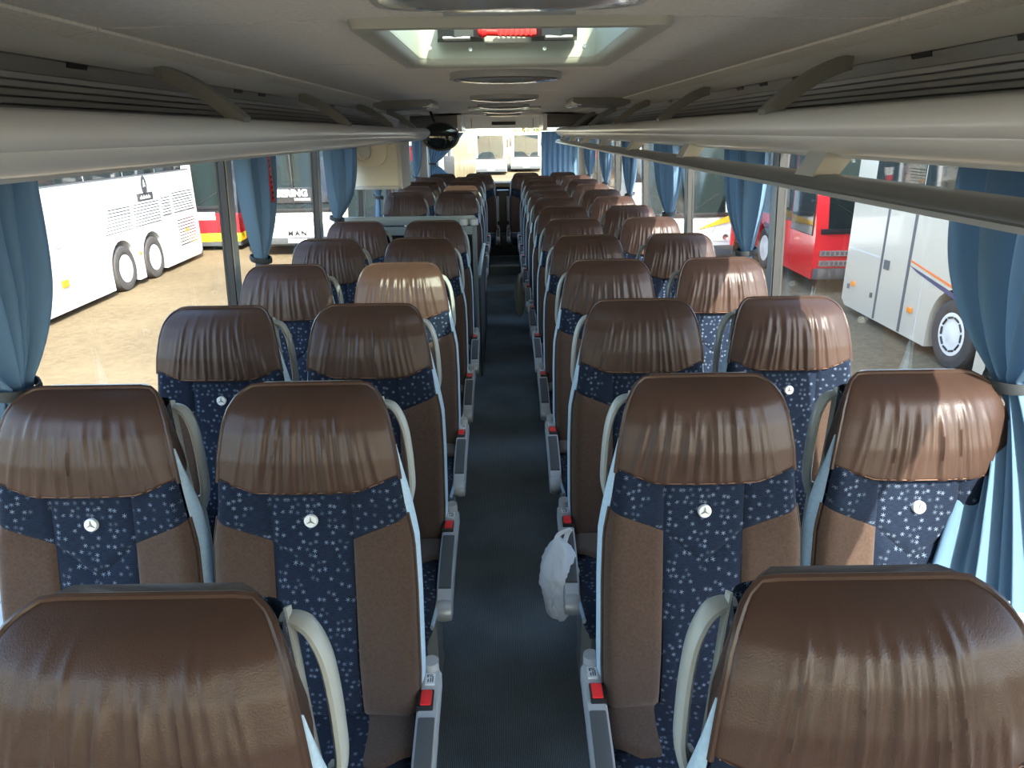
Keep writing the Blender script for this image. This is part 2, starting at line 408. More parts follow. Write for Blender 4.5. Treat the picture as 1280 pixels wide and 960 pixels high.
# side walls below the windows, header above, pillars
def side_wall(s, nm):
    poly = [(s * 1.30, -0.06), (s * wallx(0), -0.0), (s * wallx(.70), .70), (s * 1.30, .70)]
    w = MB().prism(poly, 'y', Y0, Y1).build('wall_' + nm, M['wall'], smooth=False); struct(w)
    MB().box(s * 1.15, s * 1.31, Y0, Y1, .69, .715, .006).build('window_sill', M['pillar'], w)
    MB().prism([(s * wallx(1.74), 1.74), (s * (wallx(1.74) + .042), 1.74), (s * 1.31, 1.93), (s * 1.31, 2.12), (s * wallx(1.74), 2.12)], 'y', Y0, Y1).build('header', M['pillar'], w, smooth=False)
    # outer skin skirt
    MB().box(s * 1.285, s * 1.32, Y0, Y1, -1.05, .69).build('outer_skirt', M['white'], w, smooth=False)
    for py in PIL[:-0 or None]:
        hw = .032
        pl = [(s * wallx(.71), .71), (s * (wallx(.71) + .045), .71), (s * (wallx(1.74) + .045), 1.74), (s * wallx(1.74), 1.74)]
        MB().prism(pl, 'y', py - hw, py + hw).build('pillar', M['pillar'], w, smooth=False)
        for e in (-1, 1):
            pr = [(s * (wallx(.71) + .004), .712), (s * (wallx(.71) + .044), .712), (s * (wallx(1.74) + .044), 1.738), (s * (wallx(1.74) + .004), 1.738)]
            MB().prism(pr, 'y', py + e * hw, py + e * (hw + .012)).build('rubber_seal', M['rubber'], w, smooth=False)
    # corner posts
    for (a, b) in ((Y0, Y0 + .12), (10.55, Y1)):
        pl = [(s * wallx(.71), .71), (s * (wallx(.71) + .045), .71), (s * (wallx(1.74) + .045), 1.74), (s * wallx(1.74), 1.74)]
        MB().prism(pl, 'y', a, b).build('corner_post', M['pillar'], w, smooth=False)
    return w
WL = side_wall(-1, 'left'); WR = side_wall(1, 'right')
wi = 1
for s in (-1, 1):
    ys = [Y0 + .12] + PIL + [10.55]
    for a, b in zip(ys, ys[1:]):
        a2, b2 = a + (.044 if a != ys[0] else 0), b - (.044 if b != ys[-1] else 0)
        o = MB().prism([(s * (wallx(.715) + .03), .715), (s * (wallx(.715) + .036), .715), (s * (wallx(1.74) + .036), 1.74), (s * (wallx(1.74) + .03), 1.74)], 'y', a2, b2).build('window_%d' % wi, M['glass'], smooth=False)
        struct(o); wi += 1
# rear wall
rw = MB().box(-1.25, 1.25, 10.88, Y1, 0.0, 1.10).build('wall_rear', M['darkwall'], smooth=False); struct(rw)
MB().box(-1.25, 1.25, 10.50, 10.90, 1.06, 1.115, .01).build('parcel_shelf', M['wall'], rw)
MB().box(-1.25, 1.25, 10.80, Y1, 1.85, 2.12, .01).build('valance', M['panel'], rw)
for x in (-.44, .44):
    MB().box(x - .003, x + .003, 10.794, 10.80, 1.86, 1.98).build('valance_seam', M['seam'], rw, smooth=False)
for s in (-1, 1): MB().box(s * 1.10, s * 1.25, 10.84, Y1, 1.10, 1.86, .02).build('rear_post', M['pillar'], rw)
struct(MB().box(-1.10, 1.10, 10.91, 10.918, 1.11, 1.86).build('window_%d' % wi, M['glass'], smooth=False)); wi += 1
# front wall and windscreen behind the camera
fw = MB().box(-1.25, 1.25, Y0 - .06, Y0, -0.06, 0.75).build('wall_front', M['darkwall'], smooth=False); struct(fw)
MB().box(-1.25, 1.25, Y0 - .06, Y0, 1.85, 2.12).build('windscreen_header', M['panel'], fw, smooth=False)
struct(MB().box(-1.25, 1.25, Y0 - .035, Y0 - .028, .75, 1.85).build('window_%d' % wi, M['glass'], smooth=False)); wi += 1

# ceiling: backing with two roof openings, panels below it
HATCH = [(1.56, 2.46), (6.70, 7.45)]
HX = 0.29
cb = MB()
ycuts = [Y0, 1.56, 2.46, 6.70, 7.45, Y1]
for a, b in zip(ycuts, ycuts[1:]):
    if (a, b) in HATCH:
        cb.box(-1.30, -HX - .02, a, b, 2.06, 2.12); cb.box(HX + .02, 1.30, a, b, 2.06, 2.12)
    else: cb.box(-1.30, 1.30, a, b, 2.06, 2.12)
ce = cb.build('ceiling', M['backing'], smooth=False); struct(ce)
def cz(x): return 2.014 - .014 * (abs(x) / .79) ** 2
def ceil_panel(xa, xb, ya, yb):
    g = .006
    m_ = MB(); n = 9
    bot = [(lerp(xa, xb, i / (n - 1)), cz(lerp(xa, xb, i / (n - 1)))) for i in range(n)]
    # soft rounded edges
    pts = [(bot[0][0], bot[0][1] + .03)] + [(bot[0][0] + .001, bot[0][1] + .003)] + bot[1:-1] + [(bot[-1][0] - .001, bot[-1][1] + .003)] + [(bot[-1][0], bot[-1][1] + .03)]
    m_.prism(pts, 'y', ya + g, yb - g)
    m_.build('ceiling_panel', M['ceil'], ce, angle=50)
cuts = [Y0, -1.6, 0.0, 1.56, 2.46, 4.20, 5.60, 6.70, 7.45, 9.0, 10.80]
for a, b in zip(cuts, cuts[1:]):
    if (a, b) in HATCH: ceil_panel(-.79, -HX - .022, a, b); ceil_panel(HX + .022, .79, a, b)
    else: ceil_panel(-.79, .79, a, b)
    for s in (-1, 1):
        poly = [(s * .793, 1.998), (s * .865, 1.988), (s * .872, 2.02), (s * .793, 2.04)]
        MB().prism(poly, 'y', a + .002, b - .002).build('cove_strip', M['cove'], ce, angle=30)

# ================================================================== LUGGAGE RACKS
def rack(s, y_end, label):
    r = empty('luggage_rack', (s * .95, (Y0 + y_end) / 2, 1.8)); tag(r, label, 'luggage rack')
    def part(mb, name, m_, parent=None, smooth=True, ang=40, lab=None):
        o = mb.build(name, m_, None, smooth, ang)
        o.parent = parent or r
        if not parent: o.location = -Vector(r.location)
        if lab: o['label'] = lab
        return o
    ya, yb = Y0 + .05, y_end
    # upper smooth panel
    part(MB().prism([(s * .866, 1.992), (s * 1.06, 1.976), (s * 1.07, 1.99), (s * .87, 2.03)], 'y', ya, yb), 'upper_panel', M['panel'], ang=30)
    # dark ribbed back
    part(MB().prism([(s * 1.075, 1.980), (s * 1.145, 1.80), (s * 1.165, 1.80), (s * 1.10, 1.985)], 'y', ya, yb), 'back_panel', M['ribback'], ang=30)
    part(MB().prism([(s * 1.060, 1.973), (s * 1.068, 1.940), (s * 1.085, 1.940), (s * 1.080, 1.976)], 'y', ya, yb), 'clip_strip', M['strut'], ang=30)
    for k in range(8):
        t = (k + .5) / 8.0
        cx, czz = lerp(1.068, 1.128, t), lerp(1.942, 1.805, t)
        part(MB().prism([(s * (cx - .001), czz + .0055), (s * (cx + .03), czz + .0075), (s * (cx + .034), czz - .006), (s * (cx + .006), czz - .0062)], 'y', ya, yb), 'slat', M['rib'], ang=30)
    # shelf
    part(MB().prism([(s * .79, 1.795), (s * 1.16, 1.80), (s * 1.16, 1.775), (s * .80, 1.745)], 'y', ya, yb), 'shelf', M['panel'], ang=30)
    # rounded nose, drawn as a closed profile
    prof = [(.800, 1.842), (.770, 1.846), (.742, 1.838), (.722, 1.818), (.717, 1.800), (.726, 1.786), (.733, 1.781), (.733, 1.777), (.742, 1.764), (.765, 1.745), (.795, 1.738), (.84, 1.745), (.84, 1.765), (.80, 1.80)]
    part(MB().prism([(s * a, b) for a, b in prof], 'y', ya, yb), 'nose', M['nose'], ang=50)
    part(MB().prism([(s * .790, 1.739), (s * .845, 1.745), (s * .845, 1.736), (s * .796, 1.732)], 'y', ya, yb), 'light_lip', M['label'], ang=30)
    # struts
    for ys_ in ([-.75, .72, 2.20, 3.68, 5.12, 6.40] if s < 0 else [-.75, .70, 2.15, 3.58, 5.00, 6.45, 7.9]):
        if ys_ > yb: continue
        top, low = [], []
        for i in range(15):
            t = i / 14
            x = lerp(.955, .735, t); z = lerp(1.978, 1.838, t) + .020 * sin(pi * t)
            top.append((s * x, z + .012)); low.append((s * (x + .014), z - .026))
        m_ = MB().prism(top + low[::-1], 'y', ys_ - .028, ys_ + .028)
        st = part(m_, 'strut', M['strut'], ang=30)
        part(MB().prism([(s * .945, 1.992), (s * .968, 1.985), (s * .966, 1.948), (s * .947, 1.950)], 'y', ys_ - .031, ys_ + .031), 'strut_cap', M['strut'], parent=st)
    yy = -1.2
    for yc in [.4, 1.55, 1.95, 2.75, 3.1, 3.4, 4.4, 4.8, 5.7, 6.1]:
        if yc < yb: part(MB().prism([(s * 1.056, 1.974), (s * 1.061, 1.962), (s * 1.075, 1.962), (s * 1.07, 1.974)], 'y', yc - .045, yc + .045), 'clip', M['black'], smooth=False)
    return r, part
rl, pl_ = rack(-1, 7.9, 'grey overhead luggage rack along the left windows with ribbed back')
rr_, pr_ = rack(1, 10.2, 'grey overhead luggage rack along the right windows above the handrail')

# handrail under right rack
hr = empty('handrail', (.76, 4.0, 1.66)); tag(hr, 'dark grey rail hung on short brackets below the right luggage rack', 'handrail')
def hp(mb, name, m_, ang=40):
    o = mb.build(name, m_, hr, True, ang); o.location = -Vector(hr.location); return o
prof = [(a, b - .010) for a, b in [(.722, 1.672), (.716, 1.680), (.720, 1.690), (.745, 1.704), (.79, 1.706), (.805, 1.700), (.805, 1.690), (.77, 1.676)]]
hp(MB().prism(prof, 'y', Y0 + .05, 10.2), 'rail', M['rail'], 50)
hp(MB().prism([(.717, 1.656), (.719, 1.665), (.76, 1.667), (.76, 1.656)], 'y', Y0 + .05, 10.2), 'bottom_trim', M['silver'])
yb = -.80
while yb < 10.1:
    poly = [(.735, 1.690), (.765, 1.745), (.790, 1.752), (.845, 1.752), (.835, 1.745), (.795, 1.690)]
    hp(MB().prism(poly, 'y', yb - .055, yb + .055), 'bracket', M['bracket'], 30)
    yb += 1.30

# ================================================================== CEILING FITTINGS
def ceiling_light(yc, label):
    r = empty('ceiling_light', (.015, yc, 2.012)); tag(r, label, 'ceiling light', 'oval lights along the ceiling')
    def boat(x, w): return w * sqrt(max(0, 1 - abs(x / .215) ** 2.6))
    n = 28
    up = [(.215 * cos(pi * i / n), .10 * abs(sin(pi * i / n)) ** .6) for i in range(n + 1)]
    dn = [(p[0], -.20 * abs(sin(pi * i / n)) ** .75) for i, p in enumerate(up)]
    out = up + dn[::-1][1:-1]
    out = [(p[0], p[1] + .04) for p in out]
    MB().prism(out, 'z', -.022, .02).build('bezel', M['silver'], r, angle=60)
    inn = [(p[0] * .93, (p[1] - .0) * .88) for p in out]
    d = MB()
    nn = len(inn)
    def lensp(u, v):
        i = int(round(u * nn)) % nn
        k = 1 - v
        return (inn[i][0] * k, (inn[i][1] + .02) * k - .02, -.024 - .014 * (1 - k * k))
    d.grid(lensp, nn, 8, cu=True)
    d.build('lens', M['lens'], r)
    MB().tube([(-.11, .115, -.024), (.11, .115, -.024)], .006, 6).build('trim_strip', M['silver'], r)
    return r
LY = [1.20, 2.95, 4.75, 6.22, 7.68, 9.40]
LN = ['nearest oval ceiling light, in front of the roof hatch', 'oval ceiling light just behind the roof hatch', 'third oval ceiling light from the camera',
      'fourth oval ceiling light from the camera', 'fifth oval ceiling light from the camera', 'farthest oval ceiling light, next to the rear window']
for y_, l_ in zip(LY, LN): ceiling_light(y_, l_)

def hatch(ya, yb, label, full):
    r = empty('roof_hatch', (.02, (ya + yb) / 2, 2.008)); tag(r, label, 'roof hatch')
    L_ = (yb - ya) / 2
    def ring(hx, hy, rad, n=5):
        P = []
        for (cx, cy, a0) in ((hx - rad, hy - rad, 0), (-hx + rad, hy - rad, 90), (-hx + rad, -hy + rad, 180), (hx - rad, -hy + rad, 270)):
            for i in range(n + 1):
                a = radians(a0 + 90 * i / n); P.append((cx + rad * cos(a), cy + rad * sin(a)))
        return P
    rings = [(HX + .035, L_ + .02, .03, .005), (HX + .030, L_ + .016, .03, -.014), (HX - .002, L_ - .014, .045, -.014), (HX - .016, L_ - .028, .05, -.004), (HX - .02, L_ - .032, .05, .015)]
    m_ = MB(); P = []
    for (hx, hy, rd, z) in rings: P += [(x, y, z) for x, y in ring(hx, hy, rd)]
    n = len(ring(1, 1, .1))
    m_.add(P, [(j * n + i, j * n + (i + 1) % n, (j + 1) * n + (i + 1) % n, (j + 1) * n + i) for j in range(len(rings) - 1) for i in range(n)])
    m_.build('frame', M['frame'], r, angle=50)
    P = []
    wr = [(HX - .02, L_ - .032, .05, .010), (HX - .015, L_ - .028, .05, .11)]
    for (hx, hy, rd, z) in wr: P += [(x, y, z) for x, y in ring(hx, hy, rd)]
    m_ = MB(); m_.add(P, [(i, (i + 1) % n, n + (i + 1) % n, n + i) for i in range(n)])
    m_.build('recess_wall', M['recess'], r, angle=50)
    MB().box(-HX - .02, HX + .02, -L_ - .02, L_ + .02, .112, .12, .002).build('lid_glass', M['lid'], r)
    if full:
        for s in (-1, 1):
            hb = MB()
            hb.prism([(s * .075, L_ - .045), (s * .075, L_ - .14), (s * .10, L_ - .17), (s * .155, L_ - .18), (s * .205, L_ - .15), (s * .215, L_ - .045)], 'z', .055, .108)
            h = hb.build('hinge_housing', M['black'], r, angle=30)
            MB().box(s * .11, s * .19, L_ - .176, L_ - .12, .05, .056, .003).build('housing_vent', M['rib'], h)
        h = MB().tube([(-.085, L_ - .14, .072), (.085, L_ - .14, .066)], .011, 10).build('release_handle', M['red'], r); h['label'] = 'red release handle'
        MB().lathe([(-.016, .004), (-.013, .014), (0, .019), (.013, .014), (.016, .004)], 16, 'x', (-.075, L_ - .14, .073)).build('handle_knob', M['red'], h)
        MB().box(-.03, .085, L_ - .153, L_ - .128, .060, .083, .004).build('handle_grip', M['red'], h)
        for k in range(7):
            MB().box(-.024 + k * .015, -.018 + k * .015, L_ - .156, L_ - .127, .058, .085, .001).build('grip_rib', M['red'], h)
        MB().box(-.07, .07, L_ - .10, L_ - .036, .045, .10, .004).build('latch_plate', M['recess'], r)
        for (x, z) in ((-.115, .035), (.115, .035), (-.24, .04), (.24, .04)):
            MB().lathe([(-.004, .006), (.0, .005), (.001, .002)], 10, 'y', (x, L_ - .033, z)).build('screw', M['chrome'], r)
    return r
hatch(*HATCH[0], 'open lit roof hatch with black hinges and red release handle', True)
hatch(*HATCH[1], 'far roof hatch between the fourth and fifth ceiling lights', True)

# folded screens at the ceiling edge and rack bulkheads
for s, nm in ((-1, 'left'), (1, 'right')):
    r = empty('fold_down_screen', (s * .66, 5.45, 1.99)); tag(r, 'grey fold-down screen housing at the ceiling above the %s luggage rack' % nm, 'screen')
    MB().prism([(-.19, .028), (.15, .036), (.19, .02), (.19, -.008), (.16, -.022), (-.15, -.038), (-.19, -.02)] if s < 0 else [(.19, .028), (-.15, .036), (-.19, .02), (-.19, -.008), (-.16, -.022), (.15, -.038), (.19, -.02)], 'y', -.42, .12).build('housing', M['strut'], r, angle=30)
    MB().box(-s * .13, -s * .20, -.40, .10, -.030, -.006, .006).build('edge_trim', M['nose'], r)
    for k in range(3): MB().box(-s * .150, -s * .185, -.30 + k * .12, -.20 + k * .12, -.038, -.028, .003).build('button_strip', M['label'], r)
    r = empty('rack_bulkhead', (s * .78, 8.6, 1.85)); tag(r, 'dark grey upright bulkhead at the rear end of the %s luggage rack' % nm, 'panel')
    MB().box(-.27, .27, 0, .9, .0, .135, .008).build('body', M['rail'], r)
    MB().box(-s * .27, -s * .32, -.03, .9, -.04, .140, .010).build('edge_column', M['nose'], r)
# information display on the rear valance
r = MB().box(-.15, .19, 10.775, 10.80, 1.895, 1.94, .006).build('information_display', M['black']); tag(r, 'long dark display strip centred above the rear window', 'display')

# convex mirror at the end of the left rack
r = empty('convex_mirror', (-.62, 7.55, 1.765), radians(14)); tag(r, 'round black convex mirror at the end of the left luggage rack', 'mirror')
prof = [(.06, .03), (.055, .12), (.03, .18), (.005, .195), (-.012, .19), (-.014, .178)]
mb = MB().lathe(prof, 36, 'y'); mb.v = [(x, y, z * .72) for x, y, z in mb.v]
mb.build('shell', M['black'], r)
mb = MB().lathe([(-.012, .176), (-.022, .15), (-.032, .10), (-.038, .04), (-.039, .003)], 36, 'y'); mb.v = [(x, y, z * .72) for x, y, z in mb.v]
mb.build('mirror_glass', mat('mirror_dark', (0.05, 0.055, 0.055), rough=.05, metal=.8), r)
MB().tube([(0, .05, .05), (-.05, .09, .16), (-.08, .10, .24)], .012, 8).build('arm', M['black'], r)

# ================================================================== MID-DOOR (left side)
r = empty('door_cover', (-.97, 5.85, 1.42)); tag(r, 'cream door mechanism cover with oval handle recess above the mid door', 'cover')
MB().box(-.20, .175, -.22, .25, .0, .315, .012).build('body', M['cream'], r)
MB().box(-.20, .20, -.235, .25, -.022, .004, .008).build('bottom_moulding', M['pillar'], r)
MB().box(.172, .205, -.235, .25, -.022, .315, .008).build('side_moulding', M['pillar'], r)
def ov(yc, zc, a, b, pw, n=40): return [(yc + a * abs(cos(2 * pi * i / n)) ** pw * (1 if cos(2 * pi * i / n) >= 0 else -1), zc + b * abs(sin(2 * pi * i / n)) ** pw * (1 if sin(2 * pi * i / n) >= 0 else -1)) for i in range(n)]
c_ = MB().prism(ov(-.035, .265, .135, .115, .7), 'y', -.222, -.262).build('handle_cover', M['creamlight'], r, angle=40)
ring = MB(); n = 40
o1, o2 = ov(-.065, .27, .070, .088, .75), ov(-.065, .27, .045, .062, .8)
ring.add([(a, -.260, b) for a, b in o1] + [((a + c) / 2, -.276, (b + d) / 2) for (a, b), (c, d) in zip(o1, o2)] + [(a, -.262, b) for a, b in o2], [(j * n + i, j * n + (i + 1) % n, (j + 1) * n + (i + 1) % n, (j + 1) * n + i) for j in range(2) for i in range(n)])
ring.build('recess_rim', M['creamlight'], c_)
MB().prism(o2, 'y', -.260, -.266).build('recess_dish', M['cream'], c_)

# stairwell partition
r = empty('stairwell_partition', (-.67, 5.25, 0)); tag(r, 'grey rail partition with clamps around the mid door stairwell', 'partition')
MB().box(-.50, .46, -.012, .012, 1.17, 1.235, .008).build('top_panel', M['greygreen'], r)
MB().box(-.50, .46, -.010, .010, 1.10, 1.16, .006).build('lower_panel', M['greygreen'], r)
MB().box(-.50, .46, -.004, .004, .05, 1.10).build('glass_pane', M['screen'], r, smooth=False)
for x in (.38, .455):
    MB().tube([(x, 0, 0), (x, 0, 1.20)], .017, 12).build('post', M['greygreen'], r)
    MB().lathe([(-.03, .016), (-.02, .03), (.02, .03), (.03, .016)], 12, 'z', (x, -.01, 1.19)).build('clamp', M['silver'], r)
MB().box(.462, .488, 0.0, 1.62, .0, .78, .01).build('side_panel', M['darkwall'], r)
MB().box(.458, .492, 0.0, 1.62, .775, .80, .008).build('side_cap', M['greygreen'], r)

# ================================================================== SEATS
WT = [(.44, .212), (.50, .224), (.60, .230), (.80, .230), (.92, .226), (1.0, .211), (1.06, .204), (1.12, .197), (1.17, .188), (1.20, .181), (1.225, .172), (1.243, .161), (1.255, .147), (1.262, .130)]
YF = [(.44, -.172), (.52, -.176), (.62, -.172), (.75, -.148), (.90, -.116), (1.0, -.098), (1.06, -.092), (1.12, -.084), (1.18, -.068), (1.22, -.050), (1.245, -.030), (1.262, -.006)]
def wz(z): return interp(WT, z)
def yf(z): return interp(YF, z)
ZT = 1.262
def zleather(x):
    a = abs(x)
    return 1.042 if a < .115 else 1.042 + (a - .115) / .10 * .030
def zbol(x):            # top of brown side bolsters
    a = abs(x)
    return .925 + (a - .092) / .135 * .060
def zvee(x): return .845 + abs(x) / .092 * .080
def zhead_back(z): return .055 - .02 * max(0, (z - 1.2) / .06)
BW = .092

def seat_headrest(seed):
    rnd = random.Random(seed)
    NP_F, NP_S, NP_B, NL = 84, 6, 10, 34
    ridges = []
    for k in range(17):
        x = -.15 + .30 * (k + rnd.uniform(-.35, .35)) / 16
        ridges.append((x, rnd.uniform(-.35, .45), rnd.uniform(.0038, .0080), rnd.uniform(.0032, .0088) * (1 - .45 * (abs(x) / .16) ** 2), rnd.uniform(1.03, 1.10), rnd.uniform(1.18, 1.252)))
    def wr(x, z):
        d = 0
        t = (z - 1.03) / .23
        for (rx, sl, wd, am, za, zb) in ridges:
            cx = rx * (1.12 - .34 * t) + sl * .02 * (t - .5)
            e = math.exp(-((x - cx) / wd) ** 2)
            if e < .01: continue
            f_ = min(1, max(0, (z - za + .05) / .07)) * min(1, max(0, (zb + .012 - z) / .06))
            d += am * e * f_
        return d
    P = []; nper = 0
    for j in range(NL):
        t = j / (NL - 1)
        tt = t if t < .8 else .8 + .2 * sin((t - .8) / .2 * pi / 2)
        loop = []
        def pt(fx, side, back):
            # side in [-1,1] across; back 0 front..1 back
            zb_ = zleather(fx * .21) if back == 0 else 1.064
            z = lerp(zb_, ZT, tt)
            w = wz(z)
            thick = .120 - .060 * max(0, min(1, (z - 1.10) / .13)) - .030 * max(0, (z - 1.23) / .032)
            yfr = yf(z)
            if back == 0:
                ex = 1 - abs(fx) ** 3.2
                y = yfr - .016 * (1 - fx * fx) * min(1, (ZT - z) / .05) - .010 * ex ** .5 * min(1, (ZT - z) / .012) - .010 * min(1, (ZT - z) / .03) - wr(fx * w, z)
                if t == 0: y += .012
                return (fx * w, y, z)
            return (side * w * (1 - .17 * back), yfr + thick * back, z)
        for i in range(NP_F):
            loop.append(pt(-1 + 2 * i / (NP_F - 1), 0, 0))
        for i in range(1, NP_S):
            b = i / NP_S
            p = pt(1, 1.0 + .03 * sin(pi * b), b); loop.append(p)
        for i in range(NP_B + 1):
            loop.append(pt(1, 1 - 2 * i / NP_B, 1.0))
        for i in range(NP_S - 1, 0, -1):
            b = i / NP_S
            loop.append(pt(-1, -1.0 - .03 * sin(pi * b), b))
        nper = len(loop); P += loop
    F = [(j * nper + i, j * nper + (i + 1) % nper, (j + 1) * nper + (i + 1) % nper, (j + 1) * nper + i) for j in range(NL - 1) for i in range(nper)]
    c = len(P)
    base = (NL - 1) * nper
    cx = sum(P[base + i][1] for i in range(nper)) / nper
    P.append((0, cx, ZT + .001)); F += [(base + i, base + (i + 1) % nper, c) for i in range(nper)]
    return MB().add(P, F)

def pil(u, a=8): return max(0.0, 1 - abs(2 * u - 1) ** a)
def seat_front(x, z):
    # base front surface: flat centre, side bolsters forward, rounded back at the outer edge
    w = wz(z); a = abs(x) / w
    y = yf(z) - .010
    y -= .020 * max(0, (a - .38) / .62) ** 1.1 * (1 if a < .86 else max(0, 1 - ((a - .86) / .14) ** 2 * 1.0))
    return y
def panel_grid(mb, xl, xr, zl, zh, nu, nv, puff=.0035, back=.003):
    def fn(u, v):
        z = None
        # iterate x from z and z from x (bounds depend on each other)
        xm = 0; zc = 1.0
        for _ in range(4):
            xa, xb = xl(zc), xr(zc)
            xm = lerp(xa, xb, u); zc = lerp(zl(xm), zh(xm), v)
        k = pil(u, 16) * pil(v, 20)
        y = seat_front(xm, zc) - puff * k ** .5 + back * (1 if (u in (0, 1) or v in (0, 1)) else 0)
        return (xm, y, zc)
    mb.grid(fn, nu, nv)

SEAT_MESH = {}
def mk(key, name, mb, m_, smooth=True, angle=40):
    SEAT_MESH[key] = mb.mesh(name, m_, smooth, angle); return SEAT_MESH[key]

for k in range(4): mk('head%d' % k, 'headrest_cover', seat_headrest(11 + k), M['leather'], angle=70)
# yoke: wing, centre, wing
mb = MB(); panel_grid(mb, lambda z: -BW, lambda z: BW, zvee, lambda x: zleather(x) + .010, 17, 13)
mk('yoke', 'yoke_panel', mb, M['star'])
mb = MB(); panel_grid(mb, lambda z: BW, lambda z: wz(z), zbol, lambda x: zleather(x) + .010, 13, 11)
mk('wingR', 'yoke_wing', mb, M['star'])
mb = MB(); panel_grid(mb, lambda z: -wz(z), lambda z: -BW, zbol, lambda x: zleather(x) + .010, 13, 11)
mk('wingL', 'yoke_wing', mb, M['star'])
mb = MB(); panel_grid(mb, lambda z: -BW + .004 * min(1, max(0, (.9 - z) / .3)), lambda z: BW - .004 * min(1, max(0, (.9 - z) / .3)), lambda x: .465, zvee, 13, 24)
mk('centre', 'centre_panel', mb, M['star'])
for s, nm in ((-1, 'bolL'), (1, 'bolR')):
    mb = MB()
    if s > 0: panel_grid(mb, lambda z: BW, lambda z: wz(z), lambda x: .470, zbol, 14, 26, .006)
    else: panel_grid(mb, lambda z: -wz(z), lambda z: -BW, lambda x: .470, zbol, 14, 26, .006)
    mk(nm, 'side_bolster', mb, M['brown'])
# shell behind
def shell_fn(u, v):
    z = lerp(.40, 1.215, v); w = wz(z) - .003
    a = 2 * pi * u
    ca, sa = cos(a), sin(a)
    x = w * (abs(ca) ** .25) * (1 if ca >= 0 else -1)
    yc = yf(z) + .058; h = .056
    y = yc + h * (abs(sa) ** .45) * (1 if sa >= 0 else -1)
    x *= 1 - (.15 if z > .95 else .15 * max(0, (z - .7) / .25)) * max(0, min(1, (y - yf(z)) / .112))
    return (x, y, z)
mb = MB().grid(shell_fn, 36, 14, uvf=lambda p: (p[1] + p[0], p[2]), cu=True)
mk('shell', 'back_shell', mb, M['star'])
# piping
zs = [1.066 + (1.2615 - 1.066) * i / 22 for i in range(23)]
up_ = [(wz(z) + .001, yf(z) - .008 * min(1, (ZT - z) / .03) + .002, z) for z in zs]
top = [(lerp(wz(1.2615), -wz(1.2615), i / 12), yf(1.262) + .002, 1.2645) for i in range(1, 12)]
mk('piping', 'headrest_piping', MB().tube(up_ + top + [(-x, y, z) for x, y, z in up_[::-1]], .0052, 6), M['leather'])
for s in (-1, 1):
    path = [(s * (wz(z) + .001), yf(z) + .002, z) for z in [.48 + .5 * i / 20 for i in range(21)]]
    mk('bpiping%d' % s, 'bolster_piping', MB().tube(path, .0052, 6), M['brown'])
path = []
for x in [-.196 + .392 * i / 30 for i in range(31)]:
    z = zleather(x) + .008; fx = x / wz(z)
    path.append((x, yf(z) - .016 * (1 - fx * fx) - .010 * (1 - abs(fx) ** 3.2) ** .5 - .0105, z))
mk('stitch', 'stitching', MB().tube(path, .0012, 4), M['stitch'])
# light blue side strips
for s in (-1, 1):
    def sf(u, v):
        z = lerp(.46, 1.14, v); wdt = .042 * min(1, (1.14 - z) / .16 + .06)
        a = 2 * pi * u
        c = .5 + .5 * cos(a)
        yy = .004 + wdt * c
        return (s * (wz(z) + .010 * c * min(1, wdt / .036) + .004 * sin(a)), yf(z) + yy, z)
    mk('strip%d' % s, 'side_strip', MB().grid(sf, 8, 22, cu=True), M['lightblue'])
# emblem
mb = MB().lathe([(.004, .0155), (-.001, .0155), (-.004, .0140), (-.0045, .0125), (-.0030, .0118), (-.0028, .001)], 24, 'y')
mk('emblem', 'emblem', mb, M['emblem'])
st = []
for k in range(6):
    a = radians(90 + 60 * k); rr = .0115 if k % 2 == 0 else .0022
    st.append((rr * cos(a), rr * sin(a)))
mk('estar', 'emblem_star', MB().prism(st, 'y', -.0052, -.0026), M['emblemstar'], smooth=False)
# handle (aisle side s)
for s in (-1, 1):
    dy = lambda z: yf(z) + .092
    pts = [(.146, 1.200), (.166, 1.199), (.186, 1.186), (.203, 1.152), (.212, 1.105), (.216, 1.050), (.216, 1.0), (.206, .958)]
    path = smoothcurve([(s * x, dy(z), z) for x, z in pts], 5)
    n = len(path)
    mb = MB().tube(path, .0080, 10, ry=.015, up=(0, 1, 0), taper=[.75 + .45 * min(1, i / 8) for i in range(n)])
    pin = smoothcurve([(s * (wz(z) * .86 + .004), dy(z) - .004, z) for z in (1.215, 1.17, 1.12, 1.06, 1.0, .95)], 4)
    mk('handle%d' % s, 'grab_handle', mb, M['handle'])
    mk('rim%d' % s, 'handle_rim', MB().tube(pin, .004, 6, ry=.010), M['handle'])
    pth = smoothcurve([(s * (x - .008), yf(z) + .098, z) for x, z in ((.208, .985), (.214, .94), (.228, .80), (.237, .62), (.234, .50))], 4)
    mk('trim%d' % s, 'side_trim', MB().tube(pth, .005, 6, ry=.011), M['handle'])
# cushion
def cush(u, v, zt, x0, x1, y0, y1, hh, pw=.35):
    pass
def rbox(x0, x1, y0, y1, z0, z1, nu=16, nv=10, ex=.30, ez=.42, sag=0):
    mb = MB()
    cx, cy, cz_ = (x0 + x1) / 2, (y0 + y1) / 2, (z0 + z1) / 2
    def sg(q, e): return (1 if q >= 0 else -1) * abs(q) ** e
    def fn(u, v):
        a = 2 * pi * u; b = pi * (v - .5) * .9999
        k = abs(cos(b)) ** ez
        x = cx + (x1 - x0) / 2 * sg(cos(a), ex) * k; y = cy + (y1 - y0) / 2 * sg(sin(a), ex) * k
        z = cz_ + (z1 - z0) / 2 * sg(sin(b), ez)
        return (x, y, z)
    return mb.grid(fn, nu * 4, nv * 2, uvf=lambda p: (p[0], p[1] + p[2]), cu=True)
mk('cushion', 'cushion', rbox(-.225, .225, -.625, -.10, .345, .485), M['star'])
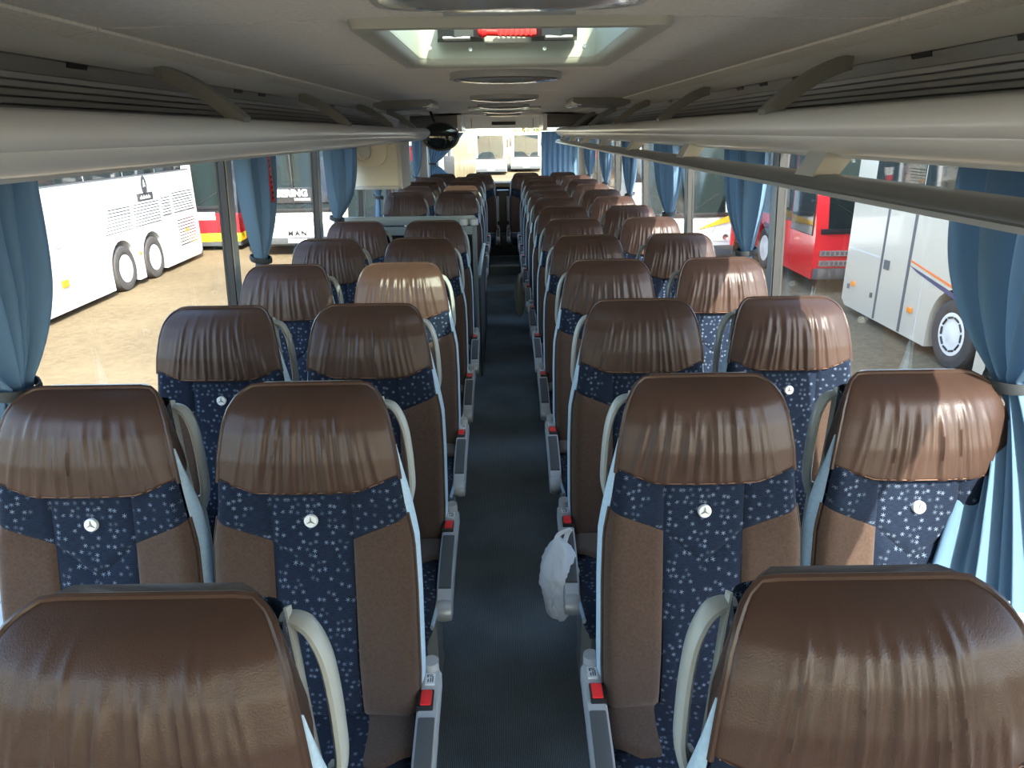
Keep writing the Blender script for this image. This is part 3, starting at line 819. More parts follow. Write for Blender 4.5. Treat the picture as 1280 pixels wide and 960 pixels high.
for s, nm in ((-1, 'cbL'), (1, 'cbR')):
    mb = MB()
    def cf(u, v):
        if u > .8:
            t = (u - .8) / .2; return (s * (.230 + .003 * t), lerp(-.155, -.30, v), lerp(.470, .395, t))
        u = u / .8
        x = lerp(.088, .230, u); y = lerp(-.155, lerp(-.36, -.30, u ** 2), v)
        k = pil(u, 8) * pil(v, 10)
        return (s * x, y, .474 + .014 * u + .008 * k ** .5 - .018 * max(0, u - .8) / .2)
    mb.grid(cf, 16, 14)
    mk(nm, 'cushion_bolster', mb, M['brown'])
for s in (-1, 1): mk('cpiping%d' % s, 'cushion_trim', MB().tube(smoothcurve([(s * .232, -.14, .455), (s * .236, -.30, .452), (s * .234, -.46, .44), (s * .222, -.58, .42)], 4), .006, 6, ry=.012, up=(0, 0, 1)), M['lightblue'])
mk('frame', 'seat_frame', MB().box(-.20, .20, -.52, -.02, .30, .36, .015), M['pad'])
mb = MB().prism([(-.42, .36), (-.16, .36), (-.20, .22), (-.23, .05), (-.20, .0), (-.40, .0), (-.36, .05), (-.37, .22)], 'x', -.018, .018)
mk('leg', 'leg', mb, M['handle'], angle=30)
# armrest, built along local axes then placed at the aisle side
for s in (-1, 1):
    xc = s * .251
    def bar(z_off, w, t0, t1, th):
        pts = []
        for i in range(13):
            t = lerp(t0, t1, i / 12)
            y = lerp(-.125, -.490, t); z = .552 - .055 * t - .05 * t ** 3 + z_off
            pts.append((xc, y, z))
        return pts
    def slab(z0, z1, w, t0, t1, rnd=.006):
        a = bar(z1, w, t0, t1, 0); b = bar(z0, w, t0, t1, 0)
        m_ = MB()
        def fn(u, v):
            i = min(12, int(round(v * 12)))
            pa, pb = a[i], b[i]
            prof = [(-w, 0), (-w, .8), (-w * .8, 1), (w * .8, 1), (w, .8), (w, 0)]
            x, k = prof[int(round(u * 6)) % 6]
            return (xc + x, pa[1], lerp(pb[2], pa[2], k))
        m_.grid(fn, 6, 13, cu=True)
        n0 = 0; m_.f.append(tuple(range(6))[::-1]); m_.f.append(tuple(72 + i for i in range(6)))
        return m_
    mk('arm%d' % s, 'armrest', slab(-.045, 0, .026, 0, 1), M['silver'], angle=35)
    mk('armpad%d' % s, 'armrest_pad', slab(-.004, .006, .019, .36, .90), M['pad'], angle=35)
    mk('armend%d' % s, 'armrest_end', MB().lathe([(-.027, .012), (-.024, .030), (0, .034), (.024, .030), (.027, .012)], 14, 'x', (xc, -.497, .418)), M['silver'])
    mk('armjoint%d' % s, 'armrest_joint', MB().tube([(xc, -.11, .50), (xc, -.115, .575)], .019, 12), M['silver'])
    zb = .552 - .055 * .24
    mk('bframe%d' % s, 'buckle_frame', MB().box(xc - .019 - s * .006, xc + .019 - s * .006, -.235, -.180, zb - .02, zb + .008, .005), M['black'])
    mk('buckle%d' % s, 'buckle_button', MB().box(xc - .013 - s * .004, xc + .013 - s * .004, -.231, -.186, zb, zb + .013, .004), M['red'])
    zb2 = .552 - .055 * .08
    mk('lab%d' % s, 'pictogram_label', MB().box(xc - .012, xc + .012, -.168, -.132, zb2 - .004, zb2 + .0035, .0), M['label'], smooth=False)
    mb = MB()
    for (u0, u1, v0, v1) in ((-.008, -.004, .004, .012), (-.008, .006, .0115, .013), (-.006, -.003, -.012, -.002), (0, .003, -.012, .002), (.005, .008, -.012, .006), (-.002, .006, .006, .009)):
        mb.box(xc + u0, xc + u1, -.150 + v0, -.150 + v1, zb2 + .0033, zb2 + .0042)
    mk('ink%d' % s, 'pictogram', mb, M['labelink'], smooth=False)
    # side cover under the armrest on the aisle side
    mb = MB().prism([(-.14, .515), (-.475, .44), (-.44, .38), (-.30, .33), (-.15, .34)], 'x', xc - .012, xc + .012)
    mk('cover%d' % s, 'side_cover', mb, M['pad'], angle=30)

def make_seat(loc, s, aisle, label, variant, leg=True):
    """s: direction of the aisle in local x."""
    root = empty('coach_seat', loc, radians(random.uniform(-.7, .7)))
    tag(root, label, 'seat', 'coach seats in rows')
    def P(key, parent=root, name=None, lab=None, loc=None):
        me = SEAT_MESH[key]
        o = bpy.data.objects.new(name or me.name.split('.')[0], me); COL.objects.link(o); o.parent = parent
        if lab: o['label'] = lab
        if loc: o.location = loc
        return o
    hd = P('head%d' % variant, lab='gathered brown leather headrest cover')
    P('piping', hd); P('stitch', hd)
    P('shell'); P('yoke', lab='navy fabric with pale stars'); P('wingL'); P('wingR')
    em = P('emblem', loc=(0, seat_front(0, .975) - .0075, .975), lab='round silver emblem with three-pointed star')
    em.rotation_euler = (radians(-10), 0, 0)
    P('estar', em)
    P('centre', lab='navy fabric with pale stars')
    for q in ('bolL', 'bolR'): P(q, lab='brown plush side bolster')
    
    for q in (-1, 1): P('bpiping%d' % q); P('strip%d' % q, lab='light blue side strip')
    hn = P('handle%d' % s, lab='grey grab handle'); P('rim%d' % s, hn); P('trim%d' % s)
    cu = P('cushion'); P('cbL', cu); P('cbR', cu); P('cpiping-1', cu); P('cpiping1', cu)
    P('frame')
    if leg:
        for sx in (-1, 1): P('leg', loc=(sx * .19, 0, 0))
    if aisle:
        ar = P('arm%d' % s)
        P('armpad%d' % s, ar); P('armend%d' % s, ar); P('armjoint%d' % s, ar)
        P('bframe%d' % s, ar); P('buckle%d' % s, ar, lab='red belt buckle'); P('lab%d' % s, ar); P('ink%d' % s, ar)
        P('cover%d' % s)
    return root

ORD = ['nearest', 'second', 'third', 'fourth', 'fifth', 'sixth', 'seventh', 'eighth', 'ninth', 'tenth', 'eleventh', 'twelfth', 'last']
k = 0
for n in range(13):
    Y = TOPY + PITCHROW * n
    rowtxt = ('%s row from the camera' % ORD[n]) if n else 'nearest row to the camera'
    if n == 12: rowtxt = 'last row below the rear window'
    for side, nm in ((-1, 'left'), (1, 'right')):
        if side < 0 and n in (6, 7): continue
        for aisle in (True, False):
            if n == 0 and not aisle: continue
            xc = side * (SEAT_A if aisle else SEAT_W)
            if n == 12: xc = {(-1, True): -.335, (1, True): .315, (-1, False): -.83, (1, False): .82}[(side, aisle)]
            s = -side
            lab = 'brown and navy coach seat beside the %s %s, %s' % (nm, 'aisle edge' if aisle else 'windows', rowtxt)
            make_seat((xc, Y + (-.012 if side < 0 else 0), 0 if n < 12 else 0), s, aisle, lab, (n * 2 + (0 if aisle else 1) + (side > 0)) % 4, leg=(n < 12))
            k += 1
# dark centre of the last row
r = empty('rear_bench_centre', (0, 10.2, .30)); tag(r, 'black narrow centre backrest between the last row seats', 'bench')
MB().box(-.095, .075, -.02, .12, .0, .74, .02).build('backrest', M['black'], r)
MB().box(-.052, .034, -.30, .0, .02, .16, .02).build('ledge', M['black'], r)
for s in (-1, 1): MB().box(s * .07 - .016 - .01, s * .07 + .016 - .01, -.05, -.012, .32, .66, .01).build('folded_armrest', M['silver'], r)

# ================================================================== CURTAINS
def curtain(s, ytop0, ytop1, ytie, label, seed, ztop=1.745, ztie=1.25, zbot=.70, ybot0=None, ybot1=None, xin=0.0, nf=7):
    rnd = random.Random(seed)
    r = empty('curtain', (s * 1.17, ytie, zbot)); tag(r, label, 'curtain', 'blue window curtains')
    ybot0 = ytie - .16 if ybot0 is None else ybot0; ybot1 = ytie + .18 if ybot1 is None else ybot1
    ph = [rnd.uniform(0, 6.28) for _ in range(4)]
    NU, NV = 90, 44
    def fn(u, v):
        z = lerp(ztop, zbot, v)
        if z > ztie:
            t = (ztop - z) / (ztop - ztie)
            k = t ** 2.4
            a = lerp(ytop0, ytie - .045, k); b = lerp(ytop1, ytie + .045, t ** 3.2)
        else:
            t = (ztie - z) / (ztie - zbot)
            k = (1 - (1 - t) ** 1.8) if not xin else t ** .9
            a = lerp(ytie - .045, ybot0, k); b = lerp(ytie + .045, ybot1, k)
        wd = b - a
        amp = min(.042, .012 + .06 * wd) * (1 if z > ztie else .8)
        uu = u + .03 * sin(2 * pi * u * 2 + ph[0] + 2 * v)
        fold = sin(2 * pi * nf * uu + ph[1] + .8 * sin(3 * v + ph[2])) * amp * .65 + sin(2 * pi * nf * .45 * uu + ph[2]) * amp * .55
        x = wallx(z) - .055 + fold
        if z < ztie: x -= xin * t * (.25 + .75 * u)
        x = min(x, wallx(z) - .004)
        y = a + wd * (u + .015 * sin(2 * pi * nf * u * 1.0 + ph[3]))
        return (s * x - s * 1.17, y - ytie, z - zbot)
    MB().grid(fn, NU, NV).build('drape', M['curtain'], r, angle=180)
    # tieback band
    P = []
    mb = MB()
    path = [(s * (wallx(ztie) - .055 + .045 * cos(a)) - s * 1.17, .062 * sin(a), ztie - zbot + .01 * cos(a)) for a in [2 * pi * i / 24 for i in range(25)]]
    mb.tube(path, .004, 6, ry=.014, up=(0, 0, 1), cap=False)
    mb.build('tieback', M['tie'], r)
    return r
CL = [(1.20, 1.81, 1.58, 'blue curtain tied back at the left edge, nearest the camera'),
      (3.22, 3.60, 3.38, 'blue tied curtain with red marking on the left between two parked coaches'),
      (4.80, 5.62, 5.02, 'blue tied curtain on the left beside the cream door cover'),
      (6.42, 7.00, 6.75, 'blue curtain seen below the cream door cover on the left'),
      (7.95, 8.9, 8.3, 'blue curtain on the left behind the cream door cover'),
      (9.50, 10.3, 9.75, 'rearmost blue tied curtain on the left')]
for i, (a, b, t, l_) in enumerate(CL): curtain(-1, a, b, t, l_, 30 + i, nf=8 if i else 7)
CR = [(1.28, 1.80, 1.52, 'large blue curtain at the right edge with sunlit lower end'),
      (3.20, 3.74, 3.38, 'second blue tied curtain from the camera on the right'),
      (4.80, 5.35, 5.04, 'third blue tied curtain from the camera on the right'),
      (6.37, 6.95, 6.66, 'fourth blue tied curtain from the camera on the right'),
      (7.94, 8.5, 8.22, 'fifth blue tied curtain from the camera on the right'),
      (9.5, 10.1, 9.8, 'sixth blue tied curtain from the camera on the right')]
for i, (a, b, t, l_) in enumerate(CR): curtain(1, a, b, t, l_, 50 + i, xin=.19 if i == 0 else 0, ybot0=1.14 if i == 0 else None, ybot1=1.40 if i == 0 else None, zbot=.84 if i == 0 else .70)
# rear window curtains
def rear_curtain(xa, xb, label, tied, seed):
    r = empty('curtain', ((xa + xb) / 2, 10.80, 1.12)); tag(r, label, 'curtain', 'blue window curtains'); rnd = random.Random(seed); p0 = rnd.uniform(0, 6)
    xc = (xa + xb) / 2
    def fn(u, v):
        z = lerp(1.80, 1.12, v)
        a, b = xa, xb
        if tied:
            t = abs(v - .62) / .62
            k = min(1, t) ** .8
            xt = lerp(xa, xb, .12); a = lerp(xt - .03, xa, k); b = lerp(xt + .04, xb, k)
        x = lerp(a, b, u)
        return (x - xc, .018 * sin(2 * pi * 7 * u + p0 + sin(3 * v)) + .01 * sin(2 * pi * 3 * u), z - 1.12)
    MB().grid(fn, 70, 20).build('drape', M['curtain'], r, angle=180)
    if tied: MB().tube([(lerp(xa, xb, .12) - xc + .05 * cos(q), .03 * sin(q), 1.80 - .68 * .62 - 1.12) for q in [2 * pi * i / 16 for i in range(17)]], .004, 6, ry=.012, up=(0, 0, 1), cap=False).build('tieback', M['tie'], r)
rear_curtain(-1.09, -.55, 'blue curtain tied at the left of the rear window', True, 3)
rear_curtain(.56, 1.09, 'blue curtain hanging straight at the right of the rear window', False, 4)
# red marking on the left curtain: a narrow vertical strip
r = empty('warning_strip', (-1.10, 3.50, 1.50)); tag(r, 'narrow red vertical warning strip hanging on the second left curtain', 'sign')
MB().box(-.003, .003, -.018, .018, .0, .235, .001).build('strip', M['red'], r)
for i in range(9): MB().prism([(-.016, .012 + i * .024), (.010, .018 + i * .024), (-.006, .026 + i * .024)], 'x', .003, .005).build('mark', M['blackpaint'], r, smooth=False)
r = MB().box(1.135, 1.15, 3.44, 3.475, 1.55, 1.64, .004).build('warning_tag', M['red']); tag(r, 'small red tag on the second right curtain', 'sign')
# emergency hammers
for (x, y, z, l_) in ((-1.155, 9.42, 1.56, 'small red emergency hammer on the left pillar near the rear'), (1.155, 10.42, 1.52, 'small red emergency hammer on the right rear post')):
    r = empty('emergency_hammer', (x, y, z)); tag(r, l_, 'hammer')
    MB().box(-.012, .012, -.015, .015, -.09, .05, .005).build('grip', M['red'], r)
    MB().box(-.014, .014, -.045, .045, .05, .08, .006).build('head', M['red'], r)

# ================================================================== PLASTIC BAGS
def bag(loc, rx, ry, rz, m_, label, seed):
    r = empty('plastic_bag', loc); tag(r, label, 'bag', None)
    bm = bmesh.new(); bmesh.ops.create_icosphere(bm, subdivisions=5, radius=1)
    off = Vector((seed * 3.1, seed, 2))
    for v in bm.verts:
        p = v.co.copy()
        n1 = noise.noise(p * 1.6 + off); n2 = 1 - abs(noise.noise(p * 3.4 + off * 2)) * 2; n3 = 1 - abs(noise.noise(p * 7.5 + off)) * 2
        k = 1 + .26 * n1 + .10 * n2 + .05 * n3
        top = max(0, p.z); k2 = 1 - .45 * top ** 2.2
        v.co = Vector((p.x * rx * k * k2, p.y * ry * k * k2, p.z * rz * (1 + .12 * n1)))
    MB().frombm(bm).build('body', m_, r, angle=180)
    for s in (-1, 1):
        MB().tube(smoothcurve([(s * rx * .25, 0, rz * .80), (s * rx * .25 + .01, .01, rz * 1.0), (.035, .01, rz * 1.12)], 5), .008, 8, ry=.004).build('handle', m_, r)
bag((.163, 1.98, .42), .056, .090, .155, M['bag'], 'crumpled white plastic bag hanging from a right armrest near the camera', 1)
bag((.135, 6.72, .31), .042, .075, .20, M['greybag'], 'grey plastic bag hanging from a right armrest far down the aisle', 2)

# ================================================================== OUTSIDE
g = MB().box(-90, 90, -60, 150, GZ - .2, GZ).build('ground', M['ground'], smooth=False); struct(g)

def wheel(parent, x, y, s, rad=.50, slots=False):
    w = MB().lathe([(0, rad * .58), (s * .02, rad * .62), (s * .03, rad * .80), (s * .015, rad * .95), (-s * .05, rad), (-s * .24, rad), (-s * .28, rad * .9), (-s * .28, rad * .5)], 36, 'x', (x, y, GZ + rad)).build('tyre', M['tyre'], parent)
    MB().lathe([(-s * .02, rad * .60), (s * .02, rad * .61), (s * .025, rad * .55), (s * .005, rad * .42), (s * .012, rad * .30), (s * .022, rad * .20), (s * .03, .02)], 32, 'x', (x, y, GZ + rad)).build('rim', M['rim'], w)
    if slots:
        for q in range(10):
            a = 2 * pi * q / 10; c = Vector((x + s * .018, y + rad * .47 * cos(a), GZ + rad + rad * .47 * sin(a)))
            t = Vector((0, -sin(a), cos(a))) * .055
            MB().tube([c - t, c + t], .016, 6, up=(1, 0, 0)).build('rim_slot', M['black'], w)
    return w
def coach(name, label, loc, rz, length=12.6, width=2.52, height=3.5, body='white', wheels=(2.7, 9.0), cat='coach', side_glass=True, wz0=1.75, wz1=2.95, group='parked coaches outside', skirt=.26, front=True, nwin=7, slots=False, lamps=True, glass='tint'):
    r = empty(name, (loc[0], loc[1], GZ), rz); tag(r, label, cat, group)
    W = width / 2
    def P(mb, nm, m_, parent=None, angle=35, lab=None, smooth=True):
        mb.v = [(x, y, z - GZ) for x, y, z in mb.v] if nm in ('tyre',) else mb.v
        o = mb.build(nm, m_, parent or r, smooth, angle)
        if lab: o['label'] = lab
        return o
    out = [(0.0, skirt), (0.0, 1.2), (.10, 1.7), (.35, 3.0), (.75, height - .10), (1.3, height), (length - .3, height), (length, height - .25), (length, skirt + .1)]
    bot = []
    for wy in sorted(wheels, reverse=True):
        for i in range(13):
            a = pi * i / 12
            if i == 0: bot.append((wy + .60, skirt))
            bot.append((wy + .60 * cos(a), max(skirt + .05, .50 + .60 * sin(a))))
        bot.append((wy - .60, skirt))
    out2 = out + [(length - .15, skirt)] + bot
    bm = bmesh.new()
    va = [bm.verts.new((-W, y, z)) for y, z in out2]; vb = [bm.verts.new((W, y, z)) for y, z in out2]
    n = len(out2)
    bm.faces.new(va); bm.faces.new(vb[::-1])
    for i in range(n): bm.faces.new((va[i], vb[i], vb[(i + 1) % n], va[(i + 1) % n]))
    bmesh.ops.recalc_face_normals(bm, faces=bm.faces[:])
    # soften the roof and front edges
    ed = [e for e in bm.edges if abs(e.verts[0].co.x) == W and abs(e.verts[1].co.x) == W and e.verts[0].co.x == e.verts[1].co.x and min(e.verts[0].co.z, e.verts[1].co.z) > 1.1]
    bmesh.ops.bevel(bm, geom=ed, offset=.10, segments=3, profile=.6, affect='EDGES')
    bmesh.ops.triangulate(bm, faces=[f for f in bm.faces if len(f.verts) > 4])
    b = MB().frombm(bm).build('body', M[body], r, True, 35)
    # underfloor and wheels
    MB().box(-W + .25, W - .25, .1, length - .2, .28, .55).build('underfloor', M['black'], r, smooth=False)
    for wy in wheels:
        for s in (-1, 1):
            w = MB()
            rad = .49
            t = wheel(r, s * (W - .02), wy, s, rad, slots)
            for o_ in [t] + kids(t): pass
            t.location = (0, 0, -GZ)
    if side_glass:
        ys = [1.35 + (length - 2.0) * i / nwin for i in range(nwin + 1)]
        for s in (-1, 1):
            for a_, b_ in zip(ys, ys[1:]):
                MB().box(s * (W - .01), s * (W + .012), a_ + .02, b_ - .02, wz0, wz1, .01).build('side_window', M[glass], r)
    if front:
        ws = [(-W + .12, 1.28), (W - .12, 1.28), (W - .16, 2.95), (-W + .16, 2.95)]
        mb = MB()
        def fy(z): return interp([(1.2, 0.0), (1.7, .10), (3.0, .35)], z)
        def wf(u, v):
            z = lerp(1.25, 2.95, v); x = lerp(-W + .10, W - .10, u)
            return (x, fy(z) - .03 + .05 * abs(2 * u - 1) ** 4, z)
        mb.grid(wf, 15, 9)
        def wf2(u, v):
            p = wf(u, v); return (p[0], p[1] + .02, p[2])
        mb.grid(wf2, 15, 9)
        P(mb, 'windscreen', M['wind'])
        P(MB().box(-.02, .02, -.035, .30, 1.27, 2.93, .008), 'mullion', M['black'])
        P(MB().box(-W + .10, W - .10, -.045, .06, 1.20, 1.30, .01), 'cowl', M['black'])
        P(MB().box(-W + .02, W - .02, -.06, .2, skirt, .52, .04), 'bumper', M['pad'])
        for s in (-1, 1):
            h = P(MB().box(s * (W - .52) if lamps else s * .30, s * (W - .10) if lamps else s * .55, -.035, .05, .62, .82, .03), 'headlamp', M['lampglass']) if not lamps else P(MB().box(s * (W - .52), s * (W - .10), -.035, .05, .62, .82, .03), 'headlamp', M['lampglass'])
            MB().lathe([(-.045, .05), (-.05, .07), (-.02, .08)], 16, 'y', (s * (W - .22 if lamps else .42), 0, .72)).build('lens', M['chrome'], h)
            mi = P(MB().tube(smoothcurve([(s * (W - .15), .25, 3.0), (s * (W + .05), -.25, 3.05), (s * (W + .02), -.38, 2.7)], 4), .03, 8), 'mirror_arm', M['black'])
            MB().box(s * (W - .08), s * (W + .14), -.46, -.36, 2.05, 2.75, .05).build('mirror', M['black'], mi)
            P(MB().tube([(s * .1, -.03, 1.30), (s * .85, .10, 1.75)], .015, 6), 'wiper', M['black'])
        P(MB().box(-.26, .26, -.075, -.055, .38, .49, .005), 'number_plate', M['label'])
    return r, W

HP = pi / 2
# --- white coach on the left, its side towards us, tail to the right
a_ = math.atan2(-8.42 + 8.17, 19.27 - 12.07)
rzL = -math.atan2(-0.25, 7.2)         # local +y along the coach
tailS = 8.05
LEN = 13.4
dirL = Vector((-0.25, 7.2, 0)).normalized()
faceA = Vector((-8.17, 12.07, 0))
nrm = Vector((dirL.y, -dirL.x, 0))     # towards +X
frontp = faceA + dirL * (tailS - LEN) - nrm * 1.26
Wc, W = coach('touring_coach', 'white three-axle touring coach parked beyond the left windows', frontp, rzL, LEN, 2.52, 3.6, 'white', wheels=(2.6, LEN - tailS + 3.55, LEN - tailS + 5.05), wz0=2.40, wz1=3.3, skirt=.13)
o0 = LEN - tailS    # s -> local y = s + o0
Xf = 1.26
def LZ(z): return z - GZ
def zl(z): return z + 1.40
def add(mb, nm, m_, parent, lab=None, smooth=False, angle=35):
    o = mb.build(nm, m_, parent, smooth, angle)
    if lab: o['label'] = lab
    return o
def vent(parent, s0, s1, z0, z1, n, skew=0.0, x=Xf, off=None):
    off = o0 if off is None else off
    v = add(MB().box(x - .01, x + .004, s0 + off, s1 + off, z0, z1), 'vent_frame', M['white'], parent)
    for i in range(n):
        t = (i + .5) / n; z = lerp(z0, z1, t); a0 = s0 + skew * t
        h = (z1 - z0) / n * .34
        add(MB().prism([(x + .002, z + h), (x + .022, z - h * .4), (x + .022, z - h), (x + .002, z - h)], 'y', a0 + off + .02, s1 + off - .02), 'slat', M['vent'], v)
        add(MB().box(x + .003, x + .006, a0 + off + .02, s1 + off - .02, z - h * 1.95, z - h * .95), 'slot', M['blackpaint'], v)
vent(Wc, 2.93, 4.22, zl(-.12), zl(.42), 8, .28)
vent(Wc, 4.32, 5.74, zl(-.11), zl(.42), 8)
vent(Wc, 5.84, 6.40, zl(-.02), zl(.46), 7)
vent(Wc, 6.52, 7.9, zl(-.02), zl(.52), 8)
vent(Wc, 6.62, 7.8, zl(-.86), zl(-.16), 9)
# badge and plate
add(MB().prism([(5.10 + o0 + .14 * cos(2 * pi * i / 28), zl(.74) + .22 * sin(2 * pi * i / 28)) for i in range(28)], 'x', Xf, Xf + .008), 'round_badge', M['blackpaint'], Wc, 'black oval badge')
add(MB().prism([(5.10 + o0 + .10 * cos(2 * pi * i / 28), zl(.74) + .17 * sin(2 * pi * i / 28)) for i in range(28)], 'x', Xf + .008, Xf + .012), 'badge_face', M['blackpaint'], Wc)
lettering('&', .22, M['label'], Wc, (Xf + .014, 5.10 + o0, zl(.74)), (HP, 0, HP), name='badge_mark') if False else None
add(MB().prism([(5.10 + o0, zl(.88)), (5.04 + o0, zl(.70)), (5.10 + o0, zl(.74)), (5.16 + o0, zl(.70))], 'x', Xf + .011, Xf + .015), 'badge_mark', M['vent'], Wc)
add(MB().box(Xf, Xf + .008, 4.66 + o0, 5.48 + o0, zl(.38), zl(.58)), 'name_plate', M['blackpaint'], Wc, 'black name plate')
for i in range(9): add(MB().box(Xf + .008, Xf + .010, 4.80 + i * .062 + o0, 4.84 + i * .062 + o0, zl(.45), zl(.50 + .03 * (i % 2))), 'plate_mark', M['vent'], Wc)
# belt line, lamps, hatch seam
add(MB().box(Xf, Xf + .004, -.0 + 1.0, LEN - .2, zl(.96), zl(1.0)), 'window_rubber', M['seam'], Wc)
add(MB().box(Xf, Xf + .004, .3 + o0, 2.5 + o0, zl(.375), zl(.39)), 'hatch_seam', M['vent'], Wc)
add(MB().box(Xf, Xf + .03, 1.02 + o0, 1.24 + o0, zl(-.83), zl(-.69), .01), 'marker_lamp', M['orange'], Wc, 'orange marker lamp')
add(MB().box(Xf, Xf + .02, 1.06 + o0, 1.26 + o0, zl(-.11), zl(.03), .01), 'latch', M['vent'], Wc)
add(MB().box(Xf, Xf + .03, 3.55 + .72 + o0, 3.55 + .80 + o0, zl(-.72), zl(-.66), .01), 'marker_lamp', M['orange'], Wc)
add(MB().box(Xf, Xf + .03, 7.05 + o0, 7.25 + o0, zl(-.56), zl(-.49), .01), 'marker_lamp', M['orange'], Wc)

# --- black red gold coach front behind the white tail
r, W = coach('flag_coach', 'coach with black, red and gold front behind the white coach tail', (-9.0, 21.2), radians(3), 12, body='blackpaint', side_glass=True, skirt=.14)
add(MB().box(-1.27, 1.27, -.075, .5, .50, 1.08, .04), 'red_band', M['redpaint'], r, 'red band')
add(MB().box(-1.27, 1.27, -.08, .5, .27, .52, .04), 'gold_band', M['yellow'], r, 'gold band')
add(MB().box(-.25, .62, -.09, -.06, .90, 1.12, .05), 'front_plate', M['white'], r)

# --- white coach front with company lettering
r, W = coach('lettered_coach', 'white coach front with white company lettering below its windscreen', (-5.72, 20.0), radians(3), 12, body='white', skirt=.34)
add(MB().box(-1.10, 1.10, -.03, .10, 1.44, 1.86, .02), 'sign_band', M['blackpaint'], r, 'black lettering band')
lettering('EISERING', .25, M['white'], r, (-.12, -.035, 1.70), (HP, 0, 0), bold=.012)
lettering('HAMBURG', .09, M['white'], r, (.24, -.035, 1.54), (HP, 0, 0), bold=.004)
lettering('M A N', .18, M['black'], r, (.0, -.03, .63), (HP, 0, 0), bold=.006)
add(MB().prism([(-.30, 1.00), (.30, 1.00), (.12, .95), (.0, .92), (-.12, .95)], 'y', -.03, -.012), 'wing_badge', M['vent'], r)
add(MB().box(-1.2, 1.2, -.012, .0, .86, .875), 'grille_seam', M['vent'], r)

# --- white coach with red letters seen under the door cover
r, W = coach('white_coach', 'white coach side with red letters seen below the cream door cover', (-7.4, 36.5), radians(-1), 12.0, body='offwhite', wheels=(2.6, 8.6), wz0=2.3, wz1=3.2)
lettering('HER', .8, M['redpaint'], r, (1.275, 3.2, 1.95), (HP, 0, HP), bold=.03)

# --- behind the rear window
r, W = coach('champagne_coach', 'champagne coloured coach side seen at the left of the rear window', (-2.42, 16.0), radians(0), 16.0, body='gold', wheels=(2.6, 9.5), wz0=1.7, wz1=3.1, skirt=.35, glass='reflectpaint')
for (x, y, rz, nm, lab) in ((-.95, 58.0, 0, 'touring_coach', 'white coach front at the left of the rear window view'), (1.95, 62.0, 0, 'touring_coach', 'white coach front in the middle of the rear window view'),
                            (5.0, 66.0, 0, 'touring_coach', 'white coach front at the right of the rear window view')):
    coach(nm, lab, (x, y), radians(rz), 12, height=3.15, body='white', wheels=(2.6, 8.6), wz1=2.7)

# --- right side: white coach with stripes
pA, pB = Vector((6.13, 9.27, 0)), Vector((6.18, 11.37, 0))
dR = (pB - pA).normalized(); rzR = -math.atan2(dR.x, dR.y)
nR = Vector((dR.y, -dR.x, 0))
LENR = 12.6; sEnd = 3.55
frontR = pA + dR * (sEnd - LENR) + nR * 1.26
# its wheel sits at s = 0
Rc, W = coach('striped_coach', 'white coach with orange and navy stripe parked beyond the right windows', frontR, rzR, LENR, 2.52, 3.55, 'offwhite', wheels=(2.0, LENR - sEnd + .10), wz0=2.0, wz1=3.2, skirt=.14, slots=True)
q0 = LENR - sEnd
XR = -1.26
def sR(mb, nm, m_, lab=None): return add(mb, nm, m_, Rc, lab)
for (s0, w_) in ((1.42, .07), (2.26, .06)):
    sR(MB().box(XR - .006, XR, s0 + q0, s0 + w_ + q0, .16, 3.2), 'door_seam', M['seam'])
sR(MB().box(XR - .004, XR, 2.36 + q0, 3.5 + q0, zl(-.24), zl(-.215)), 'panel_seam', M['vent'])
sR(MB().box(XR - .004, XR, 1.00 + q0, 1.015 + q0, .16, zl(-.3)), 'panel_seam', M['vent'])
sR(MB().box(XR - .004, XR, -1.05 + q0, -1.035 + q0, .16, zl(-.6)), 'panel_seam', M['vent'])
sR(MB().box(XR - .02, XR, 2.02 + q0, 2.18 + q0, zl(-.38), zl(-.23), .01), 'door_lock', M['seam'])
sR(MB().prism([(1.42 + q0, zl(-.105)), (1.42 + q0, zl(-.13)), (-3.0 + q0, zl(-.80)), (-3.0 + q0, zl(-.74))], 'x', XR - .006, XR), 'orange_stripe', M['orangestripe'], 'thin orange stripe')
sR(MB().prism([(1.42 + q0, zl(-.19)), (1.2 + q0, zl(-.26)), (-3.0 + q0, zl(-1.0)), (-3.0 + q0, zl(-.82))], 'x', XR - .005, XR), 'navy_stripe', M['bluestripe'], 'navy stripe')
sR(MB().prism([(-.55 + q0, zl(-.78)), (-1.3 + q0, zl(-.86)), (-1.3 + q0, zl(-.74)), (-.55 + q0, zl(-.60))], 'x', XR - .005, XR), 'blue_stripe', M['lightstripe'], 'light blue stripe')
for (s0, z0) in ((3.15, -.82), (1.20, -.83)): sR(MB().box(XR - .03, XR, s0 - .06 + q0, s0 + .06 + q0, zl(z0) - .04, zl(z0) + .04, .012), 'marker_lamp', M['orange'])
for (s0, z0) in ((3.32, -.90), (2.46, -.88)): sR(MB().box(XR - .02, XR, s0 - .03 + q0, s0 + .03 + q0, zl(z0) - .04, zl(z0) + .04), 'latch', M['seam'])
# --- red coach
r, W = coach('red_coach', 'red coach parked behind the striped white coach', (7.46, 14.2), radians(-1), 12, body='redpaint', lamps=False, wheels=(2.9, 8.6), skirt=.30, wz0=1.30, wz1=3.05)
add(MB().box(-1.28, -1.24, .15, 1.30, 1.15, 2.95, .02), 'cab_window', M['tint'], r)
for (z0, w_) in ((.82, .62), (.62, .58)):
    p_ = add(MB().box(-1.15, -1.15 + w_, -.045, -.01, z0 - .06, z0 + .06, .01), 'chrome_badge', M['chrome'], r, 'chrome lettering plate')
    for i in range(6): add(MB().box(-1.11 + i * .095, -1.05 + i * .095, -.05, -.044, z0 - .035, z0 + .035), 'badge_letter', M['seam'], p_)
